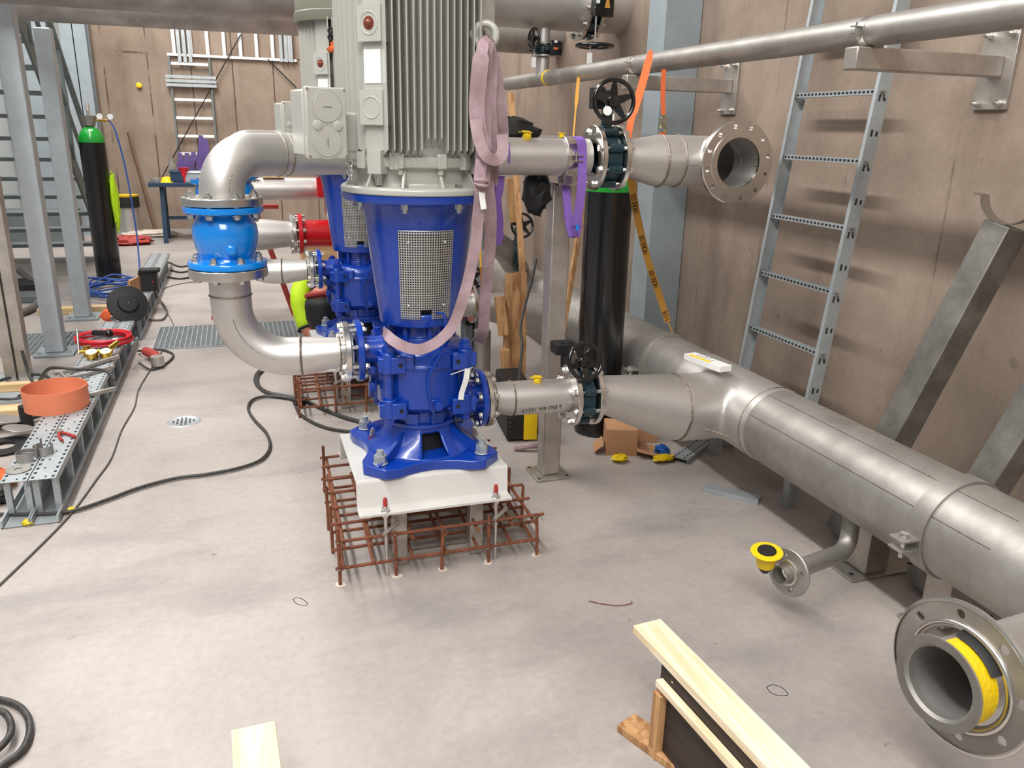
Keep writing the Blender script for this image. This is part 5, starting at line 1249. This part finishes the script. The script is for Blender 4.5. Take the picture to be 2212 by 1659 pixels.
# gauges
GG = thing('brass_regulator', 'brass gas regulator with two white gauges lying on the trays', 'regulator', (-.87, 5.1, ZT), 'gauge sets')
MB().cyl((-.96, 5.12, ZT+.03), (-.78, 5.10, ZT+.03), .012, n=12).cyl((-.92, 5.14, ZT), (-.92, 5.14, ZT+.06), .022, n=16).cyl((-.80, 5.12, ZT+.04), (-.76, 5.18, ZT+.06), .016, n=12).build('body', 'brass', GG)
for x, y in ((-.885, 5.06), (-.81, 5.06)):
    MB().cyl((x, y, ZT+.012), (x, y-.01, ZT+.045), .033, n=28).build('gauge', 'brass', GG); MB().cyl((x, y-.01, ZT+.045), (x, y-.0105, ZT+.0465), .029, n=28).build('gauge_face', 'wht', GG)
    MB().box((x+.004, y-.011, ZT+.048), (.018, .003, .001), Matrix.Rotation(.6, 3, 'Z')).build('needle', 'blk', GG)
tag(MB().cyl((-.975, 5.18, ZT), (-.985, 5.28, ZT+.12), .007, n=10).sphere((-.985, 5.28, ZT+.12), .012, 10).build('steel_lever', 'bright'), 'thin bright lever sticking up at the left of the red cable coil', 'tool')
tag(MB().tube(smooth_path([(-1.02, 4.72, ZT+.02), (-.9, 4.82, ZT+.014), (-.8, 4.95, ZT+.014), (-.74, 5.02, ZT+.014)], 5), .012, 10).build('torch_tube', 'boxst'), 'grey welding torch tube lying across the trays below the gauges', 'tool', 'tubes on the trays')
tag(MB().tube(smooth_path([(-.93, 4.62, ZT+.02), (-.85, 4.7, ZT+.013), (-.74, 4.82, ZT+.013)], 5), .010, 10).build('torch_tube', 'boxst'), 'second grey tube lying on the trays nearer the orange band', 'tool', 'tubes on the trays')
tag(MB().cyl((-.97, 4.62, ZT+.045), (-.89, 4.46, ZT+.018), .013, n=14).build('steel_tube_end', 'bright'), 'short bright steel tube on the trays behind the orange band', 'tool')
tag(MB().tube(smooth_path([(-1.2, 4.9, .28), (-1.17, 4.85, .14), (-1.08, 4.6, .175), (-.98, 4.45, .29), (-.85, 4.42, .285), (-.73, 4.45, .26), (-.68, 4.4, .22)], 6), .009, 8).build('bent_hose', 'rub'), 'dark bent hose arching behind the orange band', 'hose')
tag(MB().tube(smooth_path([(-.79, 4.3, ZT+.013), (-.74, 4.33, ZT+.016), (-.68, 4.38, ZT+.013)], 5), .012, 10).build('braided_hose', 'steel_d'), 'grey braided hose end right of the orange band', 'hose')
crumple('red rag lying behind the rim of the orange band', 'rag', 'red_rag', (-.84, 4.42, ZT+.03), (.03, .02, .02), 'redc', 31)
# black disc
BD = thing('black_disc', 'large black grinding disc holder leaning on the trays', 'disc', (-.81, 6.12, .25))
nd = V((.25, -.85, .42)).normalized(); c = V((-.80, 6.12, ZT+.10))
MB().lathe([(0, .0), (.13, .0), (.134, .006), (.13, .022), (.07, .03), (.062, .05), (.05, .052), (0, .048)], c, nd, 56).build('disc', 'blkm', BD)
MB().sphere(c+nd*.05, .004, 8).build('centre_pin', 'bright', BD)
tag(MB().box((-.83, 6.5, ZT+.085), (.03, .26, .16), Matrix.Rotation(-.2, 3, 'Z')).build('timber_block', 'pinez', None, bevel=.003), 'pale timber block standing on edge behind the black disc', 'timber')
tag(MB().box((-.80, 6.6, ZT+.10), (.02, .22, .2), Matrix.Rotation(-.2, 3, 'Z')).build('timber_block', 'pinez', None, bevel=.003), 'second timber block leaning against the first, behind the black disc', 'timber')
t = thing('battery_charger', 'black power tool case with a red light, behind the timber blocks', 'charger', (-.76, 7.2, ZT))
MB().box((-.76, 7.2, ZT+.08), (.14, .16, .16)).box((-.74, 7.15, ZT+.17), (.16, .1, .03)).build('case', 'blkm', t, bevel=.01); MB().sphere((-.72, 7.11, ZT+.08), .007, 8).build('lamp', 'redc', t)
crumple('orange rubber lump on the floor left of the black disc', 'plug', 'orange_lump', (-1.02, 6.75, .06), (.06, .05, .05), 'orgs', 6)
t = thing('angle_grinder', 'red angle grinder with cable on the floor right of the trays', 'grinder', (-.62, 5.5, 0))
MB().tube([(-.66, 5.62, .05), (-.6, 5.5, .05), (-.57, 5.4, .045)], [.03, .034, .028], 16).build('body', 'redcap', t); MB().cyl((-.57, 5.36, .02), (-.57, 5.36, .08), .04, n=20).build('gear_head', 'boxst', t)
MB().tube(smooth_path([(-.67, 5.64, .05), (-.72, 5.75, .02), (-.6, 5.8, .01), (-.5, 5.65, .01), (-.52, 5.45, .01), (-.6, 5.3, .01), (-.68, 5.4, .03)], 6), .007, 8).build('power_cord', 'rub', t)
pliers('red-and-black pliers lying on the near trays in front of the orange band', (-.83, 3.78, ZT), .5, None, 1.0)
for (x, y, a) in ((-.905, 3.50, 0.2), (-.855, 3.56, 1.9)):
    c_ = thing('pipe_clip', ('left' if x < -.88 else 'right')+' bare stainless pipe clip standing on the near end of the trays', 'clip', (x, y, ZT), 'loose pipe clips')
    MB().torus((x, y, ZT+.018), (0, 0, 1), .036, .0015, 32, 4, a, a+5.4).build('band', 'steel_d', c_, solid=0)
    MB().lathe([(.036, 0), (.0375, 0), (.0375, .036), (.036, .036), (.036, 0)], (x, y, ZT), n=40, skip=lambda t_, h, a=a: math.cos(t_-a+.45) > .9).box((x+.038*math.cos(a), y+.038*math.sin(a), ZT+.03), (.004, .02, .05)).build('strip', 'steel_d', c_)
tag(MB().disc((-.915, 3.40, ZT+.002), (0, 0, 1), .046, .014, .003, 36).build('steel_washer', 'steel_d'), 'large flat steel washer at the near end of the trays', 'washer')
# cables on the floor
def floor_cable(label, pts, r, m_='rub', nm='power_cable', grp='cables on the floor'):
    o = MB().tube(smooth_path(pts, 8), r, 10).build(nm, m_); return tag(o, label, 'cable', grp)
F = lambda x, y, z=.012: tuple(at(x, y, Z=z))
floor_cable('thick black cable snaking from the left edge across the floor to a connector',
    [F(-40, 1110), F(60, 1111), F(150, 1105), F(230, 1080), F(300, 1054), F(380, 1033), F(450, 1024), F(520, 1010), F(565, 992), F(583, 965), F(575, 935), F(548, 905), F(536, 882), F(545, 864), F(575, 856), F(620, 860), F(650, 868)], .0075)
floor_cable('thick black cable looping under the elbow pipe and running to the nearest base frame',
    [F(668, 862), F(620, 856), F(575, 846), F(552, 826), F(556, 806), F(572, 796)]+[F(572, 796), F(556, 812), F(562, 838), F(600, 856), F(650, 862), F(690, 880), F(740, 900), F(790, 914)][1:], .0105)
floor_cable('thinner cable beside the thick one, ending behind the nearest base frame', [F(640, 868), F(644, 890), F(672, 910), F(710, 925), F(755, 932)], .008)
crumple('black cable connector on the floor left of the second rebar cage', 'connector', 'cable_connector', at(646, 868, Z=.025), (.035, .04, .025), 'blkm', 21)
floor_cable('thin grey wire running along the right side of the tray stack',
    [F(-60, 1320, .006), F(0, 1262, .006), F(70, 1195, .006), F(130, 1135, .006), F(165, 1095, .006), F(205, 1040, .006), F(240, 990, .006), F(262, 930, .006), F(290, 880, .006), F(300, 840, .006), F(330, 790, .006), F(366, 730, .006), F(374, 700, .006), F(352, 660, .006), F(345, 630, .006), F(380, 615, .006), F(430, 608, .006), F(470, 610, .006)], .0036, 'rubg')
floor_cable('looped black cable end in the bottom left corner', [F(-40, 1690, .012), F(10, 1650, .012), F(48, 1620, .012), F(64, 1580, .012), F(58, 1545, .012), F(30, 1520, .012), F(-20, 1512, .012), F(-90, 1540, .012), F(-60, 1640, .012), F(-10, 1622, .02), F(20, 1590, .03), F(22, 1558, .03), F(0, 1535, .03), F(-60, 1530, .02)], .009)
random.seed(5)
for k, (cx, cy, R_) in enumerate(((30, 860, .2), (10, 875, .26), (40, 840, .16))):
    c = at(cx, cy, Z=.02); pts = [(c.x+R_*math.cos(a)*(1+.1*random.random()), c.y+R_*1.4*math.sin(a)*(1+.1*random.random()), .01+.012*k) for a in [j*2*PI/14 for j in range(16)]]
    floor_cable(['outer', 'middle', 'inner'][k]+' loop of black cable on the floor left of the orange band', pts, .009, 'rub', 'power_cable', 'cable loops left of the trays')
pts = [F(-40, 690, .03), F(30, 680, .03), F(70, 665, .03), F(88, 640, .03), F(84, 622, .04), F(60, 600, .08), F(38, 582, .15)]
floor_cable('thick grey hose bowing out between the left posts', pts, .028, 'rubg', 'suction_hose', None)
for k, (yy, lab) in enumerate(((572, 'rearmost'), (584, 'middle'), (598, 'nearest'))):
    floor_cable(lab+' dark cable lying behind the nearest blue valve', [F(330+8*k, yy, .01), F(360, yy-6+3*k, .01), F(390, yy+4, .01), F(430, yy-2, .01), F(470, yy+3, .01)], .009, 'rub', 'power_cable', 'cables behind the blue valve')
floor_cable('grey cable looping over the trays right of the black disc', [tuple(at(285, 620, Z=.19)), tuple(at(320, 612, Z=.18)), tuple(at(340, 640, Z=.05)), tuple(at(360, 670, Z=.012)), tuple(at(350, 690, Z=.012)), tuple(at(318, 690, Z=.012))], .008, 'rubg', 'power_cable', None)
# discs and scrap at the left edge
for (x, y, r, lab) in ((8, 905, .085, 'upper of two pale round discs on the floor at the left edge'), (40, 925, .07, 'lower of two pale round discs on the floor at the left edge')):
    c = at(x, y, Z=.05); tag(MB().disc((c.x, c.y, .05), (.2, .1, 1), r, 0, .006, 40).build('grinding_disc', 'steel_d'), lab, 'disc', 'discs at the left edge')
c = at(8, 960, Z=.02); tag(MB().disc((c.x, c.y, .012), (0, 0, 1), .12, .05, .008, 40).build('grinding_disc', 'blkm'), 'flat black disc lying below the pale discs', 'disc', 'discs at the left edge')
c = at(60, 920, Z=0); tag(MB().cyl((c.x, c.y, 0), (c.x, c.y, .11), .03, n=20).build('steel_cup', 'blkm'), 'dark upright can beside the pale discs', 'can')
crumple('orange strap bundle at the left edge beside the tray ends', 'strap', 'orange_strap_bundle', at(4, 1035, Z=.04), (.05, .06, .04), 'orgs', 12)
crumple('black tool head under the near end of the trays', 'tool', 'black_tool', at(6, 1072, Z=.03), (.035, .04, .03), 'blkm', 13)
crumple('yellow cable tie scrap between the tray ends', 'scrap', 'yellow_scrap', (at(60, 1128, Z=.012)), (.02, .02, .012), 'yellow', 14, 'yellow scraps by the trays')
crumple('smaller yellow scrap touching the black cable', 'scrap', 'yellow_scrap', (at(154, 1101, Z=.01)), (.014, .014, .01), 'yellow', 15, 'yellow scraps by the trays')
tag(MB().bb(-1.75, -.99, 4.55, 4.66, 0, .05).build('timber_beam', 'pinex', None, bevel=.003), 'pale timber beam on the floor behind the orange band', 'timber', 'beams on the left floor')
tag(MB().bb(-1.9, -.99, 5.05, 5.12, 0, .045).build('timber_beam', 'pinex', None, bevel=.003), 'narrow pale timber batten on the floor by the double post', 'timber', 'beams on the left floor')
tag(MB().bb(-1.6, -.98, 7.15, 7.24, 0, .05).build('timber_beam', 'pinex', None, bevel=.003), 'timber beam on the floor behind the farther galvanized post', 'timber', 'beams on the left floor')
t = thing('perforated_strip', 'pale perforated steel strip on the floor between the two front battens', 'steel strip', (-1.4, 4.86, 0))
MB().bb(-1.8, -1.0, 4.78, 4.95, 0, .03).build('strip', 'zinc', t)
for k in range(5): MB().bb(-1.7+k*.15, -1.66+k*.15, 4.85, 4.89, .03, .0312).build('hole', 'dark', t)
t = thing('lying_pipe', 'stainless pipe end lying behind the stair at the left edge', 'pipe', (-2.4, 9.3, .3))
MB().cyl((-4.2, 11.0, .32), (-2.72, 11.0, .32), .2, n=40).build('pipe_run', 'steel_d', t)
for k in range(2): MB().bb(-3.7+k*.7, -3.55+k*.7, 10.8, 11.2, 0, .14).build('cradle', 'pinez', t)
for (x, y, w, d, h, m_, lab, nm) in ((-2.05, 8.3, .5, .35, .08, 'blkm', 'low dark pallet under the stair', 'pallet'), (-1.75, 7.8, .35, .25, .06, 'zinc_g', 'low grey steel part on the floor beside the left cylinder', 'steel_part'),
        (-2.4, 11.6, .9, .3, .42, 'zinc_g', 'grey slatted crate behind the stair', 'slatted_crate')):
    tag(MB().bb(x-w/2, x+w/2, y-d/2, y+d/2, 0, h).build(nm, m_, None, bevel=.005), lab, 'crate' if 'crate' in nm else 'equipment')

# ================================================================ BACK WALL
YB = 12.86
HT = thing('wall_cable_tray', 'pale horizontal cable ladder high on the back wall, below the overhead pipe', 'cable tray', (0, YB, 2.4))
def bw(px, py): p = at(px, py, Y=YB); return p
a, b = bw(361, 117), bw(641, 131)
MB().beam(a, b, .025, .035).build('lower_rail', 'wht', HT); MB().beam(a+V((0, 0, .75)), b+V((0, 0, .75)), .025, .035).build('upper_rail', 'wht', HT)
for k in range(8):
    p = lerp(a, b, .055+k*.126); MB().beam(p, p+V((0, 0, .75)), .045, .02, up=(0, 1, 0)).build('rung', 'wht', HT)
for px in (400, 618):
    p = bw(px, 125); t2 = MB()
    for dx in (-.07, 0.0, .07): t2.bb(p.x+dx-.022, p.x+dx+.022, YB-.05, YB-.03, p.z-.06, p.z+.9)
    t2.build('wall_bracket', 'zinc', HT)
VT = thing('wall_cable_ladder', 'pale upright cable ladder on the back wall above the table', 'cable ladder', (-.5, YB, 1.7))
tl, tr_, bl, br = bw(366, 120), bw(452, 124), bw(385, 340), bw(470, 345)
xa, xb = (tl.x+bl.x)/2, (tr_.x+br.x)/2; z0, z1 = 1.05, tl.z
for x in (xa, xb): MB().bb(x-.012, x+.012, YB-.03, YB, z0, z1).build('side_rail', 'zinc_g', VT)
for k, py in enumerate((139, 216, 255, 294, 332)):
    z = bw(420, py).z; MB().bb(xa+.02, xb-.02, YB-.04, YB-.02, z-.018, z+.018).build('rung', 'wht', VT)
z = bw(415, 176).z; mb = MB()
for dz in (-.055, 0, .055): mb.bb(xa-.07, xb+.07, YB-.06, YB-.045, z+dz-.02, z+dz+.02)
mb.build('wall_bracket', 'zinc', VT)
for i, (x0, x1, y0, y1) in enumerate(((388, 392, 330, 368), (404, 402, 330, 370), (418, 414, 328, 366), (434, 432, 292, 368), (444, 446, 300, 366), (458, 456, 330, 362), (468, 464, 330, 360))):
    p, q = bw(x0, y0), bw(x1, y1); p.y = q.y = YB-.06-.004*i
    tag(MB().ribbon([p, lerp(p, q, .35)+V((.012, -.02, 0)), lerp(p, q, .7)+V((-.012, -.01, 0)), q], [.06, .075, .085, .095], .012, (1, 0, 0)).build('hanging_sling', 'violet_d'), ['leftmost', 'second', 'third', 'tall middle', 'fifth', 'sixth', 'rightmost'][i]+' violet sling hung on the lower rungs of the back cable ladder', 'sling', 'violet slings on the back ladder')
for (p, q, lab) in (((520, 75), (345, 392), 'longer'), ((578, 128), (640, 190), 'shorter')):
    tag(MB().cyl(bw(*p)-V((0, .035, 0)), bw(*q)-V((0, .035, 0)), .008, n=8).build('steel_wire', 'blkm'), lab+' thin diagonal rod in front of the back wall ladders', 'rod', 'diagonal rods')
tag(MB().beam(at(336, 500, Y=12.2), bw(278, 286)-V((0, .05, 0)), .03, .045).build('wooden_bar', 'oldwood'), 'brown wooden bar leaning on the back wall left of the table', 'timber')
tag(MB().sphere(bw(300, 184), .04, 10, (1.0, .2, .9)).build('yellow_foam', 'yellow'), 'small yellow foam plug stuck on the back wall', 'plug')
TB = thing('trestle_table', 'blue-grey trestle table with tools, in front of the back wall', 'table', (-.4, 11.5, 0))
tl, tr_ = at(322, 393, Y=11.5), at(470, 400, Y=11.5); zt = tl.z
MB().bb(tl.x, tr_.x+.5, 11.3, 11.9, zt-.05, zt).build('tabletop', 'bluetable', TB, bevel=.004)
xl = at(347, 400, Y=11.4).x; xr = tr_.x+.3
for x in (xl, xr):
    for dy in (-.22, .28): MB().beam((x, 11.55+dy, 0), (x+.01, 11.55+dy*.6, zt-.05), .05, .05).build('leg', 'bluetable', TB)
MB().bb(xl, xr, 11.53, 11.57, .28, .32).build('cross_bar', 'bluetable', TB)
def tp(px): return at(px, 392, Y=11.5).x
for (px, w, h, m_, nm, lab, cat) in ((340, .16, .05, 'steel_d', 'steel_ring', 'bright steel ring on the left end of the table', 'ring'), (362, .18, .07, 'pinex', 'hard_hat', 'yellow hat lying on the table', 'hat'),
        (384, .16, .15, 'bluetable', 'toolbox', 'teal toolbox on the table', 'box'), (400, .13, .18, 'redc', 'red_funnel', 'red funnel on the table', 'funnel'), (424, .26, .14, 'zinc', 'parts_tray', 'grey parts tray on the right of the table', 'tray'), (455, .24, .12, 'zinc_g', 'vise', 'grey vise at the right end of the table', 'vise')):
    x = tp(px)
    if nm in ('steel_ring',): o = MB().disc((x, 11.5, zt+h/2), (0, 0, 1), w/2, w/2-.01, h, 24).build(nm, m_)
    elif nm == 'hard_hat': o = MB().lathe([(w/2+.02, 0), (w/2, .01), (w/2*.8, h*.8), (0, h)], (x, 11.5, zt), n=20).build(nm, 'yelp')
    elif nm == 'red_funnel': o = MB().lathe([(.03, 0), (.03, .05), (w/2, h), (w/2+.01, h)], (x, 11.45, zt), n=20).build(nm, m_)
    elif nm == 'vise': o = MB().bb(x-.12, x+.02, 11.4, 11.6, zt, zt+h).bb(x+.02, x+.12, 11.42, 11.58, zt+.03, zt+h*.9).cyl((x-.2, 11.5, zt+.07), (x+.16, 11.5, zt+.07), .015, n=8).build(nm, m_, None, bevel=.01)
    else: o = MB().bb(x-w/2, x+w/2, 11.42, 11.6, zt, zt+h).bb(x-w/2-.01, x+w/2+.01, 11.41, 11.61, zt+h*.8, zt+h*.9).build(nm, m_, None, bevel=.008)
    tag(o, lab, cat)
x = tp(374); tag(MB().lathe([(0, 0), (.05, 0), (.052, .16), (.045, .2), (.018, .27), (.018, .32), (0, .32)], (x, 11.6, zt), n=20).build('bottle', 'glass'), 'clear plastic bottle standing on the table', 'bottle')
# wire drum
p = at(284, 508, Z=0); t = thing('wire_drum', 'black drum with wound bright wire and yellow rim, by the back column', 'drum', p)
MB().lathe([(0, 0), (.15, 0), (.15, .03), (.13, .04), (.125, .12), (.13, .2), (.125, .28), (.13, .36), (.13, .38)], p, n=28).build('wound_wire', 'steel', t)
MB().lathe([(.15, .38), (.15, .52), (0, .52)], p, n=28).build('drum_head', 'blkm', t); MB().lathe([(.14, .52), (.15, .545), (0, .545)], p, n=28).build('yellow_rim', 'yelp', t)
crumple('orange and dark cable heap on the floor before the wire drum', 'cable heap', 'cable_heap', at(278, 520, Z=.05), (.3, .15, .06), 'redcap', 17)
crumple('hi-vis yellow vest hanging on the right side of the left gas cylinder', 'vest', 'safety_vest', (-1.135, 8.72, .75), (.035, .05, .26), 'hiv', 18)
crumple('pale rubble heap on the floor under the table', 'rubble', 'rubble_heap', at(330, 505, Z=.04), (.35, .12, .05), 'grout', 19)
# twig of wire and pen marks on the floor
tag(MB().tube(smooth_path([F(1272, 1298, .003), F(1300, 1304, .004), F(1335, 1308, .004), F(1362, 1304, .004), F(1364, 1298, .006)], 4), .0015, 6).build('bent_wire', 'rust'), 'thin bent rusty wire lying on the floor in the middle foreground', 'wire')
for (x, y, lab) in ((1678, 1492, 'inked leaf-shaped mark on the floor left of the big foreground flange'), (648, 1300, 'small inked oval mark on the floor left in front of the cage')):
    g = 1 if x > 1000 else .7
    pts = [F(x-22*g, y-8*g, .0006), F(x-8*g, y-13*g, .0006), F(x+12*g, y-6*g, .0006), F(x+24*g, y+9*g, .0006), F(x+2*g, y+10*g, .0006), F(x-14*g, y+3*g, .0006), F(x-22*g, y-8*g, .0006)]
    tag(MB().ribbon(smooth_path(pts, 4), .0022, .0004, (.7, .7, 0)).build('floor_mark', 'print'), lab, 'mark')

# small chain with an orange hook between the two motors, shackle at the left of the nearest motor flange
t = thing('chain_hook', 'orange safety hook on a short black chain between the two motors', 'hook', at(715, 85, Y=4.2))
for k in range(4): MB().torus(at(714+k % 2, 66+k*7, Y=4.24), (1, 0, 0) if k % 2 else (0, 1, 0), .012, .0035, 14, 6).build('chain_link', 'blkm', t)
MB().tube(smooth_path([at(716, 90, Y=4.24), at(720, 98, Y=4.24), at(716, 108, Y=4.24), at(709, 102, Y=4.24)], 4), .013, 8).build('hook', 'orgs', t)
t = thing('shackle_chain', 'small steel chain and shackle hanging at the left of the nearest motor flange', 'chain', at(755, 370, Y=2.62))
for k in range(4): MB().torus(at(756+(k % 2)*2, 352+k*10, Y=2.62), (1, .2, 0) if k % 2 else (.2, 1, 0), .009, .0028, 14, 6).build('chain_link', 'bolt', t)
